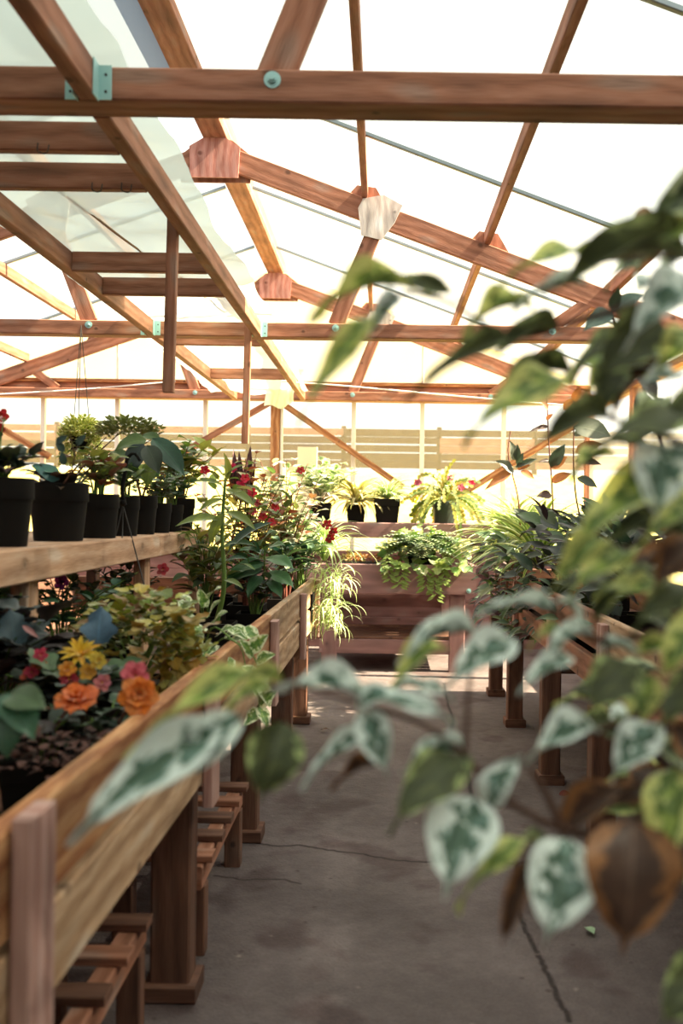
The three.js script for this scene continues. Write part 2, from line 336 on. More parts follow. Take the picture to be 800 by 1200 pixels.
// walls
{
  const w = thing('wall_back', 'end wall with a header beam, ribbed plastic panes, cream gable panels and low boards', 'wall', V(XR, 0, ZB), null, 'structure');
  // low boarded part
  for (let k = 0; k < 6; k++) board('wall_board', XL, XRT, -0.005 + k * 0.153, 0.149 + k * 0.153, ZB - 0.03, ZB + 0.0 + (k % 2) * 0.004, M.mauve, w, 0.006);
  board('sill', XL, XRT, 0.915, 0.96, ZB - 0.05, ZB + 0.05, M.mauve, w);
  // header
  board('header', XL, XRT, 2.44, 2.60, ZB - 0.02, ZB + 0.045, M.beam, w, 0.006);
  board('header_ledge', XL, XRT, 2.60, 2.635, ZB - 0.03, ZB + 0.075, M.rail, w, 0.006);
  // studs and mullions
  const xs = [XL + 0.05, -3.4, -2.66, -1.78, -1.08, -0.3, 0.385, 1.2, XRT - 0.05];
  for (let k = 0; k + 1 < xs.length; k++) mesh('pane', quad(V(xs[k], 0.96, ZB), V(xs[k + 1], 0.96, ZB), V(xs[k + 1], 2.44, ZB), V(xs[k], 2.44, ZB)), M_pane, w);
  for (const x of xs.slice(1, -1)) if (x === -1.08) { board('post', x - 0.045, x + 0.045, 0.96, 2.44, ZB - 0.03, ZB + 0.05, M.rail, w); board('post_cover', x + 0.05, x + 0.075, 0.96, 2.44, ZB - 0.03, ZB + 0.03, M.white, w); } else board('mullion', x - 0.022, x + 0.022, 0.96, 2.44, ZB - 0.03, ZB + 0.02, M.white, w);
  board('outer_stud', -0.87, -0.67, 0.96, 2.0, ZB - 0.2, ZB - 0.15, M.white, w);
  // gable panels
  const gx = [XL, -2.66, -1.08, 0.385, XRT];
  for (let k = 0; k + 1 < gx.length; k++) { const a = gx[k], b = gx[k + 1]; mesh('gable_panel', poly([V(a, 2.6, ZB - 0.015), V(b, 2.6, ZB - 0.015), V(b, roofY(b), ZB - 0.015), V(a, roofY(a), ZB - 0.015)]), M_gable, w); }
  for (const x of [-2.66, 0.385]) board('gable_stud', x - 0.012, x + 0.012, 2.6, roofY(x) - 0.1, ZB - 0.01, ZB + 0.02, M.white, w);
  for (const [xa, ya, xb, yb, m] of [[-1.13, 2.42, -2.08, 1.86, M.beam], [-1.02, 2.42, 0.2, 1.6, M.rail], [2.0, 2.3, 0.72, 1.5, M.rail], [-4.1, 2.3, -3.3, 1.85, M.rail]]) timber('brace', V(xa, ya, ZB + 0.075), V(xb, yb, ZB + 0.075), 0.04, 0.06, m, w);

  const sideWall = (name, x, s, label, bays) => {                // bays: [z from, z to, number of boards, pane material]
    const g = thing(name, label, 'wall', V(x, 0, -3.7), null, 'structure');
    for (const [za, zb, nb, pm, zs] of bays) {
      const top = nb * 0.16;
      for (let k = 0; k < nb; k++) board('wall_board', x - 0.015, x + 0.015 + (k % 2) * 0.003, -0.005 + k * 0.16, 0.156 + k * 0.16, zb, za, M.mauve, g, 0.005);
      board('sill', x - 0.05, x + 0.05, top, top + 0.03, zb, za, M.mauve, g);
      for (let k = 0; k + 1 < zs.length; k++) {
        if (top < 2.3) mesh('pane', quad(V(x, top + 0.03, zs[k]), V(x, top + 0.03, zs[k + 1]), V(x, 2.385, zs[k + 1]), V(x, 2.385, zs[k])), pm, g);
        mesh('eave_pane', quad(V(x, 2.435, zs[k]), V(x, 2.435, zs[k + 1]), V(x, roofY(x), zs[k + 1]), V(x, roofY(x), zs[k])), pm, g);
      }
      for (const z of zs) board('post', x - 0.045, x + 0.045, top + 0.03, 2.385, Math.max(ZB, z - 0.045), Math.min(ZF, z + 0.045), M.beam, g);
    }
    board('wall_plate', x - 0.06, x + 0.06, 2.385, 2.435, ZB, ZF, M.beam, g);
  };
  sideWall('wall_right', XRT, 1, 'right side wall, with unseen shading boards added beside the fig and glazed beyond the leafy bench', [[ZF, -D2, 13, M_roof, [ZF, 1.2, 0, -1.36, -D1, -4.5, -D2]], [-D2, ZB, 5, M_clear, [-D2, -8.1, ZB]]]);  // near bay, out of view, boarded to keep light off the bench legs
  sideWall('wall_left', XL, -1, 'unseen left side wall with boards added to shade the bench and a band of frosted panes', [[ZF, ZB, 12, M_roof, [ZF, 1.2, 0, -1.36, -D1, -4.5, -D2, -8.1, ZB]]]);  // out of view; boards raised to darken the bench interior
  const f = thing('wall_front', 'unseen front wall of the greenhouse with boards added to hold back light', 'wall', V(XR, 0, ZF), null, 'structure');  // solid boards added behind the camera to cut fill light
  for (let k = 0; k < 15; k++) board('wall_board', XL, XRT, -0.005 + k * 0.163, 0.158 + k * 0.163, ZF, ZF + 0.03 + (k % 2) * 0.004, M.mauve, f, 0.006);
  mesh('pane', poly([V(XL, 2.44, ZF), V(XRT, 2.44, ZF), V(XRT, roofY(XRT), ZF), V(XR, roofY(XR), ZF), V(XL, roofY(XL), ZF)]), M_roof, f);
}
// thin white cables strung before the end wall
tag(tube('cable', [at(0, 462, 8.9), at(100, 456, 8.9), at(205, 447, 8.9)], 0.006, M.whiteWire, scene, 20, 5), 'thin white cable sloping up across the end wall header over the potting shelf', 'cable');
tag(tube('cable', [at(330, 447, 8.8), at(400, 452, 8.8), at(545, 465, 8.8), at(700, 478, 8.8)], 0.007, M.whiteWire, scene, 20, 5), 'thin white cable sagging along the end wall header over the aisle', 'cable');

// outside: lawn, bank, fence
{
  const lawnTex = dataTex(256, 256, (u, v) => { const n = 0.5 + 0.5 * pn(u, v, 40, 40), k = 0.5 + 0.5 * pn(u, v, 6, 6, 2); return [0.62 + 0.16 * k + 0.08 * n, 0.6 + 0.1 * k + 0.1 * n, 0.36 + 0.12 * n]; });
  lawnTex.repeat.set(8, 8);
  const g = new THREE.PlaneGeometry(90, 80, 60, 60); g.rotateX(-Math.PI / 2); g.translate(0, 0, -15);
  const p = g.attributes.position;
  for (let i = 0; i < p.count; i++) { const z = p.getZ(i), x = p.getX(i); p.setY(i, -0.16 + 2.5 * smooth(-12.5, -24, z) + 0.12 * fbm(x * 0.2, z * 0.2, 2)); }
  g.computeVertexNormals();
  tag(mesh('lawn', g, new THREE.MeshStandardMaterial({ name: 'dry_grass', map: lawnTex, roughness: 1 })), 'yellowish grass bank outside the end wall', 'lawn', null, 'structure');
  const fe = thing('garden_fence', 'weathered brown board fence on the bank outside the end wall', 'fence', V(0, 2.3, -25));
  for (let x = -13; x <= 11; x += 2.4) board('post', x - 0.06, x + 0.06, 2.1, 3.5, -25.1, -24.98, M.fence, fe);
  for (let k = 0; k < 5; k++) for (let x = -13; x < 11; x += 2.4) board('plank', x + 0.01, x + 2.39, 2.45 + k * 0.2 + R(-0.02, 0.02), 2.63 + k * 0.2, -24.98, -24.95, rnd() < 0.3 ? M.mauve : M.fence, fe);
}
// ---------------------------------------------------------------- benches
// left bench: its long side is turned slightly; LX(d) is the front face at depth d
const LX = (d) => -0.51 + 0.0138 * d;
const TOP = 0.918, LOW = 0.61;
{
  const b = thing('plant_bench', 'long weathered plant bench with a two-board front, below the potted shelf', 'bench', V(LX(3.5), 0, -3.5));
  const zs = [1.05, 6.45], fz = (d, o, y) => V(LX(d) + o, y, -d);
  const lens = [[zs[0], 2.72], [2.722, 4.12], [4.122, 5.4], [5.402, zs[1]]];
  lens.forEach(([a, c], i) => {
    timber('upper_board', fz(a, -0.02, TOP - 0.075), fz(c, -0.02, TOP - 0.075), 0.036, 0.15, i < 2 ? M.rail : M.railPale, b, 0.004);
    timber('lower_board', fz(a, -0.02, LOW + 0.07), fz(c, -0.02, LOW + 0.07), 0.036, 0.138, M.railPale, b, 0.004);
  });
  for (const [d, y1] of [[1.38, 0.93], [2.72, 0.905], [4.12, 0.895], [5.4, 0.9], [6.38, 0.91]]) board('batten', LX(d), LX(d) + 0.03, d < 2 ? 0.3 : 0.55, y1, -d - 0.05, -d + 0.05, M.batten, b, 0.004);
  for (const d of [1.4, 2.78, 4.1, 5.42, 6.36]) {
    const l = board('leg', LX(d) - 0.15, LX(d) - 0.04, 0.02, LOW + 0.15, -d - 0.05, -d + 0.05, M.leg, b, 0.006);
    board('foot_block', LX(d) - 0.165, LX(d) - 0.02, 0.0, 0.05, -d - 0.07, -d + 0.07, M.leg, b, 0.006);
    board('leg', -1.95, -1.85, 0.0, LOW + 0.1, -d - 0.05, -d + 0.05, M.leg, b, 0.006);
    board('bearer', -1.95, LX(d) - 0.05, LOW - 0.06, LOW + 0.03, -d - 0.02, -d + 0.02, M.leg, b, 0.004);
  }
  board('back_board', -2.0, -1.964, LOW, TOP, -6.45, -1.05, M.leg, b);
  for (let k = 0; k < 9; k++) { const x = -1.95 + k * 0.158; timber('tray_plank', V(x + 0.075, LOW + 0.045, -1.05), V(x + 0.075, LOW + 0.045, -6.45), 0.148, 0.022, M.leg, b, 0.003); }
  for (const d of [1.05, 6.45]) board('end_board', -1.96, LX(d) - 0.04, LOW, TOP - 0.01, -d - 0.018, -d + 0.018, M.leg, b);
}
// low slatted racks under it
for (const [x0, x1, z0, z1, l] of [[-0.86, -0.60, -1.15, -2.62, 'low slatted wooden rack standing on the floor under the bench front'], [-0.80, -0.52, -2.98, -3.85, 'low slatted wooden rack under the bench, between two dark legs']]) {
  const r = thing('slatted_rack', l, 'rack', V((x0 + x1) / 2, 0, (z0 + z1) / 2), 'racks under the bench');
  for (const x of [x0, x1 - 0.06]) timber('runner', V(x + 0.03, 0.245, z0), V(x + 0.03, 0.245, z1), 0.05, 0.07, M.beam, r);
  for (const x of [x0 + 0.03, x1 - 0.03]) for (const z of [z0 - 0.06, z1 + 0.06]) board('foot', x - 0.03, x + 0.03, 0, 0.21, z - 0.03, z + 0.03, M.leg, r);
  for (let z = z0 - 0.05, k = 0; z > z1 + 0.02; z -= 0.19, k++) board('slat', x0 - 0.03, x1 + 0.02, 0.281, 0.303, z - 0.05, z + 0.02, k % 3 ? M.leg : M.beam, r, 0.003);  // mostly the shade-toned timber, standing for darkness under the bench
}
// raised potting shelf over the left bench
const SH = 1.237, SX = -0.95;
{
  const s = thing('potting_shelf', 'raised tan wooden shelf with a thick front lip, crowded with black pots', 'shelf', V(SX, LOW + 0.06, -3.4));
  timber('front_lip', V(SX - 0.02, SH - 0.045, -1.6), V(SX - 0.02, SH - 0.045, -4.26), 0.04, 0.092, M.shelf, s, 0.004);
  timber('front_lip', V(SX - 0.02, SH - 0.045, -4.262), V(SX - 0.02, SH - 0.045, -5.5), 0.04, 0.092, M.shelf, s, 0.004);
  for (let k = 0; k < 4; k++) timber('deck_plank', V(SX - 0.115 - k * 0.148, SH - 0.011, -1.6), V(SX - 0.115 - k * 0.148, SH - 0.011, -5.5), 0.142, 0.022, M.shelf, s, 0.003);
  timber('back_lip', V(SX - 0.66, SH - 0.045, -1.6), V(SX - 0.66, SH - 0.045, -5.5), 0.04, 0.092, M.shelf, s);
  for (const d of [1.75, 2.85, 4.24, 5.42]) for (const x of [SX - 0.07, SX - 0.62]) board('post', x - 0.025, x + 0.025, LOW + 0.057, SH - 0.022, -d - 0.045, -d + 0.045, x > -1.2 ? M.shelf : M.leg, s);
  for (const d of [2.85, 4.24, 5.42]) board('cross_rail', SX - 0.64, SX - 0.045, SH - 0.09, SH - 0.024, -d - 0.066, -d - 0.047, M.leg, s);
}
// mauve bench along the end wall with an upper step
const BT = 0.91;
{
  const b = thing('end_bench', 'mauve painted bench against the end wall with a deep front board', 'bench', V(0, 0, -8.9));
  const x0 = -0.62, x1 = 0.80, zf = -8.38;
  board('front_board', x0, x1, BT - 0.25, BT, zf - 0.04, zf, M.mauve, b, 0.006);
  board('end_board', x1 - 0.04, x1 - 0.002, BT - 0.25, BT - 0.002, -9.75, zf - 0.041, M.mauve, b);
  for (const x of [-0.5, 0.58]) for (const z of [zf - 0.1, -9.7]) board('leg', x, x + 0.13, 0, BT - 0.25 + (z < -9 ? 0.1 : 0.2), z - 0.05, z + 0.05, M.mauve, b, 0.006);
  board('low_rail', x0 + 0.1, x1 - 0.1, 0.15, 0.27, zf - 0.09, zf - 0.051, M.mauve, b, 0.006);
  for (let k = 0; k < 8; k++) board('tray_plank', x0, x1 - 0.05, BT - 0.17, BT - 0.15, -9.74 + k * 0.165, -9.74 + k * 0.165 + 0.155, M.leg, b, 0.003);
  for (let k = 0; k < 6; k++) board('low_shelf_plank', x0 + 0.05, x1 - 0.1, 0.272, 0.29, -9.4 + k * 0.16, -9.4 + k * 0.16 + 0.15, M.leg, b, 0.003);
  for (const y of [0.42, 0.56]) board('back_panel', x0, x1, y, y + 0.13, -9.77, -9.752, M.mauve, b, 0.003);
  bolt('bolt', V(0.735, BT - 0.215, zf + 0.001), b, 0.011);
  const s = thing('step_shelf', 'mauve raised shelf on the end bench below the panes, holding black pots', 'shelf', V(0, BT - 0.15, -9.2));
  board('shelf_front', -0.72, 1.25, 1.12, 1.255, -8.86, -8.82, M.mauve, s, 0.006);
  for (let k = 0; k < 3; k++) board('deck_plank', -0.72, 1.25, 1.235, 1.255, -9.4 + k * 0.178, -9.4 + k * 0.178 + 0.17, M.mauve, s, 0.003);
  for (const x of [-0.55, 0.62]) for (const z of [-8.89, -9.35]) board('post', x, x + 0.06, BT - 0.15, 1.234, z - 0.03, z + 0.03, M.mauve, s);
}
// right bench
const RX = 0.87;
{
  const b = thing('plant_bench', 'shadowed plant bench with plank front across the aisle, overgrown with strappy leaves', 'bench', V(RX, 0, -4.5));
  const lens = [[0.7, 2.4], [2.402, 3.98], [3.982, 5.5], [5.502, 7.5]];
  lens.forEach(([a, c], i) => {
    board('upper_board', RX, RX + 0.036, TOP - 0.145 + 0.03, TOP + 0.03, -c, -a, i === 1 ? M.railPale : M.beam, b);
    board('lower_board', RX, RX + 0.036, LOW + 0.03, LOW + 0.15, -c, -a, M.beam, b);
  });
  for (const d of [2.4, 3.84, 5.02, 6.35, 7.4]) {
    board('batten', RX - 0.03, RX - 0.001, 0.56, 0.93, -d - 0.045, -d + 0.045, M.batten, b);
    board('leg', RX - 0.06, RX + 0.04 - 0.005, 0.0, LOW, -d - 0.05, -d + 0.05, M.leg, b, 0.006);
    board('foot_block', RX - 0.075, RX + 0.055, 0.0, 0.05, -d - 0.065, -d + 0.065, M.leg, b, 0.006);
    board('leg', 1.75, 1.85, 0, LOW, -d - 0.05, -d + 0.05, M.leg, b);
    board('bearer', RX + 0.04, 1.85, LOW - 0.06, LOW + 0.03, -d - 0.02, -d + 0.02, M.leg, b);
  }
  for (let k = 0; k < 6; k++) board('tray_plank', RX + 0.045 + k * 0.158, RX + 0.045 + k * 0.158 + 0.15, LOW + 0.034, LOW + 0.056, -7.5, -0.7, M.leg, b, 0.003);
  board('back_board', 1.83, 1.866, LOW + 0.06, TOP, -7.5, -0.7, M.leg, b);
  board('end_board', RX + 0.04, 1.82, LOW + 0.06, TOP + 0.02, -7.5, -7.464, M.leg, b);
}
// ---------------------------------------------------------------- leaves and plants
// a leaf of length 1 from the origin along +z, upper side +y; its tip lies on the z axis
const SHAPES = {
  ovate: (t) => Math.pow(Math.sin(Math.PI * Math.pow(t, 0.72)), 0.85) * (t > 0.8 ? 1 - 0.45 * (t - 0.8) / 0.2 : 1),
  tailed: (t) => { const k = t < 0.82 ? Math.pow(Math.sin(Math.PI * Math.pow(t / 0.93, 0.66)), 0.9) : 0; const a = 0.055 + 0.25 * (1 - t); return t < 0.82 ? Math.max(k, t > 0.5 ? a : 0) : Math.max(0, a * (1 - (t - 0.82) / 0.18) ); },
  lance: (t) => Math.sin(Math.PI * Math.pow(t, 0.8)) * 0.98,
  round: (t) => Math.sqrt(Math.max(0, 1 - Math.pow(2 * t - 1, 2))),
  heart: (t) => t < 0.06 ? 0.75 * Math.sqrt(t / 0.06) : Math.pow(Math.max(0, 1 - (t - 0.06) / 0.94), 0.72) * (0.75 + 0.75 * Math.min(1, (t - 0.06) * 2.6)) ,
  strap: (t) => Math.min(1, 0.5 + 3 * t) * (t < 0.6 ? 1 : Math.pow(Math.max(0, 1 - (t - 0.6) / 0.4), 0.7)),
  spoon: (t) => 0.25 + 0.75 * smooth(0.15, 0.6, t) - (t > 0.8 ? Math.pow((t - 0.8) / 0.2, 2) : 0),
};
function leafGeo({ shape = 'ovate', w = 0.45, bend = 0.6, fold = 0.15, na = 7, nc = 4, wave = 0, lobes = 0, twist = 0, seed = 1 }) {
  const r = rngOf(seed * 977 + 3), f = SHAPES[shape], mid = [], ph = r() * 6;
  let y = 0, z = 0;
  for (let i = 0; i <= na; i++) { mid.push([y, z]); const a = bend * ((i + 0.5) / na - 0.5); y += -Math.sin(a) / na; z += Math.cos(a) / na; }
  const [ye, ze] = mid[na], L = Math.hypot(ye, ze), cs = ze / L, sn = ye / L, pos = [], uv = [], idx = [];
  for (let i = 0; i <= na; i++) {
    const t = i / na, [my, mz] = mid[i], yy = (my * cs - mz * sn) / L, zz = (mz * cs + my * sn) / L;
    let hw = Math.max(0, f(t)) * w / 2;
    if (lobes) hw *= 0.62 + 0.38 * Math.abs(Math.cos(t * Math.PI * lobes));
    for (let j = 0; j <= nc; j++) {
      const s = j / nc * 2 - 1, tw = twist * (t - 0.5), e = fold * Math.abs(s) * hw * 2 + wave * w * Math.sin(t * 9 + ph + s * 1.3) * Math.abs(s);
      pos.push(s * hw * Math.cos(tw), yy + e + s * hw * Math.sin(tw), zz + (lobes ? 0.05 * Math.abs(s) : 0)); uv.push(j / nc, t);
      if (i < na && j < nc) { const a = i * (nc + 1) + j; idx.push(a, a + nc + 1, a + 1, a + 1, a + nc + 1, a + nc + 2); }
    }
  }
  return buf(pos, null, uv, idx);
}
// prints of leaf colour: the tones a leaf has across its own blade
function leafPrint(seed, edge, centre, opt = {}) {
  const o = seed * 7.3;
  return dataTex(64, 128, (u, v) => {
    const s = Math.abs(u * 2 - 1), n = fbm(u * 3 + o, v * 4 + o, 3), side = Math.abs(v * 9 + s * 3 - Math.floor(v * 9 + s * 3) - 0.5);
    let k = 1 - smooth((opt.at ?? 0.55) - 0.09, (opt.at ?? 0.55) + 0.09, s * (opt.u ?? 1) + n * (opt.rag ?? 0.5) + (opt.tip ?? 0.2) * Math.abs(v - 0.45));
    const two = smooth(0.05, 0.2, fbm(u * 2.2 + o + 20, v * 3 + o, 2));
    const c2 = opt.second ?? centre;
    const rib = s < 0.05 ? 0.15 : side < 0.06 ? 0.05 : 0;
    return [0, 1, 2].map((i) => cl(edge[i] + (centre[i] + (c2[i] - centre[i]) * two - edge[i]) * k + rib * 0.6 + 0.05 * n));
  });
}
const plainPrint = dataTex(64, 128, (u, v) => { const s = Math.abs(u * 2 - 1), q = v * 8 - s * 2.4, side = Math.abs(q - Math.floor(q) - 0.5), n = 0.06 * fbm(u * 6, v * 9, 3), x = cl(0.84 + n + (s < 0.06 ? 0.16 : side < 0.07 ? 0.07 : 0)); return [x, x, x]; });
const printSpot = leafPrint(3, [0.95, 0.95, 0.7], [0.42, 0.55, 0.2], { at: 0.6, rag: 1.2 });
const leafMats = {};
function leafMat(hex, o = {}) {
  const key = hex + JSON.stringify([o.t, o.coat, o.print?.id]);
  return leafMats[key] ??= new THREE.MeshPhysicalMaterial({ name: 'leaf_' + hex.toString(16), color: hex, map: o.print ?? plainPrint, roughness: 0.85, transmission: o.t ?? 0.35, thickness: 0, clearcoat: o.coat ?? 0.35, clearcoatRoughness: 0.38, side: THREE.DoubleSide });
}
function poseLeaf(m, base, dir, up, len, wid) {
  const z = dir.clone().normalize(), x = V(0, 0, 0).crossVectors(up, z);
  if (x.lengthSq() < 1e-5) x.set(1, 0, 0); x.normalize();
  const y = V(0, 0, 0).crossVectors(z, x);
  m.matrix.makeBasis(x.multiplyScalar(wid ?? len), y.multiplyScalar(len), z.multiplyScalar(len)).setPosition(base);
  m.matrix.decompose(m.position, m.quaternion, m.scale);
}
function leaf(parent, geo, mat, base, dir, up, len, wid, name = 'leaf') {
  const m = new THREE.Mesh(geo, mat); m.name = name; m.castShadow = m.receiveShadow = true;
  poseLeaf(m, base, dir, up, len, wid ?? len); m.position.sub(offsetOf(parent)); parent.add(m); return m;
}
// leaves too small to pick apart, joined into one part
class Mass {
  constructor() { this.pos = []; this.nor = []; this.uv = []; this.idx = []; this.m = new THREE.Object3D(); this.nm = new THREE.Matrix3(); }
  add(geo, base, dir, up, len, wid) {
    poseLeaf(this.m, base, dir, up, len, wid ?? len); this.m.updateMatrix(); this.nm.getNormalMatrix(this.m.matrix);
    const p = geo.attributes.position, n = geo.attributes.normal, t = geo.attributes.uv, o = this.pos.length / 3, v = V(0, 0, 0);
    for (let i = 0; i < p.count; i++) { v.fromBufferAttribute(p, i).applyMatrix4(this.m.matrix); this.pos.push(v.x, v.y, v.z); v.fromBufferAttribute(n, i).applyMatrix3(this.nm).normalize(); this.nor.push(v.x, v.y, v.z); this.uv.push(t.getX(i), t.getY(i)); }
    for (let i = 0; i < geo.index.count; i++) this.idx.push(geo.index.getX(i) + o);
  }
  done(name, mat, parent) { const m = mesh(name, buf(this.pos, this.nor, this.uv, this.idx), mat, parent); m.userData.kind = 'stuff'; return m; }
}
const G = {};
for (const [k, o] of Object.entries({
  ovate: { shape: 'ovate', w: 0.55, bend: 0.7, fold: 0.12, wave: 0.04 }, big: { shape: 'ovate', w: 0.62, bend: 0.9, fold: 0.1, wave: 0.05, na: 9, nc: 6 }, lance: { shape: 'lance', w: 0.28, bend: 0.8, fold: 0.2 },
  heart: { shape: 'heart', w: 0.52, bend: 0.5, fold: 0.15, na: 9 }, round: { shape: 'round', w: 0.8, bend: 0.3, fold: 0.06, wave: 0.05 }, strap: { shape: 'strap', w: 0.08, bend: 1.5, fold: 0.25, na: 10, nc: 2 },
  strapWide: { shape: 'strap', w: 0.13, bend: 1.3, fold: 0.2, na: 9, nc: 2 }, blade: { shape: 'strap', w: 0.045, bend: 2.3, fold: 0.2, na: 9, nc: 2 }, lobed: { shape: 'ovate', w: 0.8, bend: 0.5, fold: 0.1, lobes: 3, na: 12, nc: 4 },
  spoon: { shape: 'spoon', w: 0.36, bend: 0.4, fold: 0.1, na: 5, nc: 2 }, tiny: { shape: 'ovate', w: 0.6, bend: 0.5, fold: 0.1, na: 4, nc: 2 }, petal: { shape: 'round', w: 0.85, bend: 0.9, fold: 0.05, wave: 0.12, na: 6, nc: 4 },
  star: { shape: 'ovate', w: 0.95, bend: 0.35, fold: 0.06, lobes: 2.5, na: 12, nc: 6, wave: 0.05 }, pinna: { shape: 'lance', w: 0.34, bend: 0.4, fold: 0.1, na: 3, nc: 2 },
})) G[k] = leafGeo({ ...o, seed: k.length });
const dirOf = (az, el) => V(Math.cos(az) * Math.cos(el), Math.sin(el), Math.sin(az) * Math.cos(el));
const UPV = V(0, 1, 0);

// pots: square tapered with a rim band, or round
function potGeo(w, h, round) {
  const n = round ? 24 : 4, o = [[0.0, 0], [0.40, 0], [0.41, 0.01], [0.475, 0.68], [0.5, 0.69], [0.5, 0.985], [0.49, 1], [0.46, 1], [0.455, 0.88], [0, 0.88]].map(([r, y]) => new THREE.Vector2(r * w * (round ? 1 : 1.38), y * h));
  let g = new THREE.LatheGeometry(o, n, round ? 0 : Math.PI / 4);
  if (!round) { g = g.toNonIndexed(); g.computeVertexNormals(); }
  return g;
}
const potGeos = {};
function pot(parent, base, w, h, { round = false, mat = M.pot, turn = 0 } = {}) {
  const key = [w, h, round].join(); const g = potGeos[key] ??= potGeo(w, h, round);
  const m = mesh('pot', g, mat, parent, false); m.position.copy(base).sub(offsetOf(parent)); m.rotation.y = turn;
  const s = mesh('soil', potGeos['s' + key] ??= new THREE.CylinderGeometry(w * 0.45 * (round ? 1 : 1.3), w * 0.45 * (round ? 1 : 1.3), 0.01, round ? 20 : 4, 1).rotateY(round ? 0 : 0), M.soil, parent, false);
  s.position.copy(m.position); s.position.y += h * 0.885; s.rotation.y = turn + (round ? 0 : Math.PI / 4);
  return base.y + h * 0.885;
}
// ---- kinds of plants. each takes the group and the point where the stems leave the soil
const jitter = (c, k, r) => { const q = new THREE.Color(c), h = {}; q.getHSL(h); q.setHSL(h.h + (r() - 0.5) * 0.03 * k, cl(h.s * (1 + (r() - 0.5) * 0.3 * k)), cl(h.l * (1 + (r() - 0.5) * 0.5 * k))); const hex = q.getHex(); return (hex & 0xf0f0f0) | 0x080808; };
function bushy(g, o, { h = 0.25, spread = 0.16, stems = 7, per = 7, geo = G.ovate, len = 0.06, colors = [0x4c6b2a], t = 0.35, stemMat = M.stem, prints, seed = 1, up = 0.4, wid, lean = V(0, 0, 0), coat } = {}) {
  const r = rngOf(seed * 131 + 7), tips = [];
  for (let s = 0; s < stems; s++) {
    const az = s * 2.4 + R(-0.4, 0.4, r), k = Math.sqrt((s + 0.5) / stems), top = o.clone().add(V(Math.cos(az) * spread * k, h * R(0.7, 1.05, r) * (1 - 0.25 * k * k), Math.sin(az) * spread * k)).addScaledVector(lean, 1);
    const mid = o.clone().lerp(top, 0.5).add(V(-Math.cos(az) * spread * 0.15, h * 0.08, -Math.sin(az) * spread * 0.15));
    stem('stem', [o.clone().add(V(Math.cos(az) * 0.015, -0.01, Math.sin(az) * 0.015)), mid, top], 0.004, 0.0018, stemMat, g, 6, 4); tips.push(top);
    const c = new THREE.QuadraticBezierCurve3(o, mid, top);
    for (let i = 0; i < per; i++) {
      const q = 0.3 + 0.7 * (i + 0.6) / per, p = c.getPoint(Math.min(1, q)), a = az + i * 2.2 + R(-0.5, 0.5, r), l = len * R(0.7, 1.2, r) * (i === per - 1 ? 0.8 : 1);
      const col = jitter(colors[Math.floor(r() * colors.length)], 0.6, r), pr = prints ? prints[Math.floor(r() * prints.length)] : undefined;
      leaf(g, geo, leafMat(col, { t, print: pr, coat }), p, dirOf(a, R(-0.3, 0.75, r) * up * 2), V(R(-0.3, 0.3, r), 1, R(-0.3, 0.3, r)), l, wid ? l * wid : l);
    }
  }
  return tips;
}
function rosette(g, o, { n = 18, len = 0.3, geo = G.strap, colors = [0x5f7d33], seed = 1, el = [0.3, 1.2], t = 0.35, prints, az = [0, Math.PI * 2], wid, coat } = {}) {
  const r = rngOf(seed * 71 + 1);
  for (let i = 0; i < n; i++) {
    const a = az[0] + (az[1] - az[0]) * ((i * 0.618) % 1) + R(-0.15, 0.15, r), l = len * R(0.7, 1.1, r), e = R(el[0], el[1], r);
    leaf(g, geo, leafMat(jitter(colors[Math.floor(r() * colors.length)], 0.6, r), { t, print: prints?.[i % prints.length], coat }), o.clone().add(dirOf(a, 0).multiplyScalar(0.01)), dirOf(a, e - 0.15), UPV, l, wid ? l * wid : l);
  }
}
function smallFoliage(g, o, { n = 260, rx = 0.15, ry = 0.1, rz = 0.15, len = 0.025, geo = G.tiny, color = 0x6c8433, seed = 1, droop = 0, print, t = 0.35 } = {}) {
  const r = rngOf(seed * 37 + 5), m = new Mass();
  for (let i = 0; i < n; i++) {
    const a = R(0, 6.283, r), z = R(-0.5, 1, r), q = Math.sqrt(1 - z * z), k = R(0.55, 1, r), p = o.clone().add(V(Math.cos(a) * q * rx * k, z * ry * k, Math.sin(a) * q * rx * k * rz / rx));
    m.add(geo, p, dirOf(a + R(-1, 1, r), R(-0.4, 0.9, r) - droop), V(R(-0.5, 0.5, r), 1, R(-0.5, 0.5, r)), len * R(0.7, 1.3, r));
  }
  return m.done('foliage', leafMat(color, { t, print }), g);
}
function flower(g, p, { r0 = 0.035, color = 0xf08a1c, layers = [[5, 0.3, 1], [4, 0.95, 0.6]], face = UPV, seed = 1, geo = G.petal, centre = 0xe8b020 } = {}) {
  const r = rngOf(seed * 19 + 2), f = new THREE.Group(); f.name = 'flower'; f.position.copy(p).sub(offsetOf(g)); g.add(f);
  const q = new THREE.Quaternion().setFromUnitVectors(UPV, face.clone().normalize());
  layers.forEach(([n, el, s], L) => { for (let i = 0; i < n; i++) { const d = dirOf(i / n * 6.283 + L * 0.5 + R(-0.15, 0.15, r), el + R(-0.12, 0.12, r)).applyQuaternion(q), u = face.clone().addScaledVector(d, -0.3); leaf(f, geo, leafMat(jitter(color, 0.25, r), { t: 0.4, coat: 0 }), p.clone().addScaledVector(d, 0.004), d, u, r0 * s * R(0.9, 1.1, r), undefined, 'petal'); } });
  const c = mesh('flower_centre', new THREE.IcosahedronGeometry(r0 * 0.16, 1), leafMat(centre, { t: 0, coat: 0 }), f, false); c.position.set(0, r0 * 0.1, 0);
  return f;
}
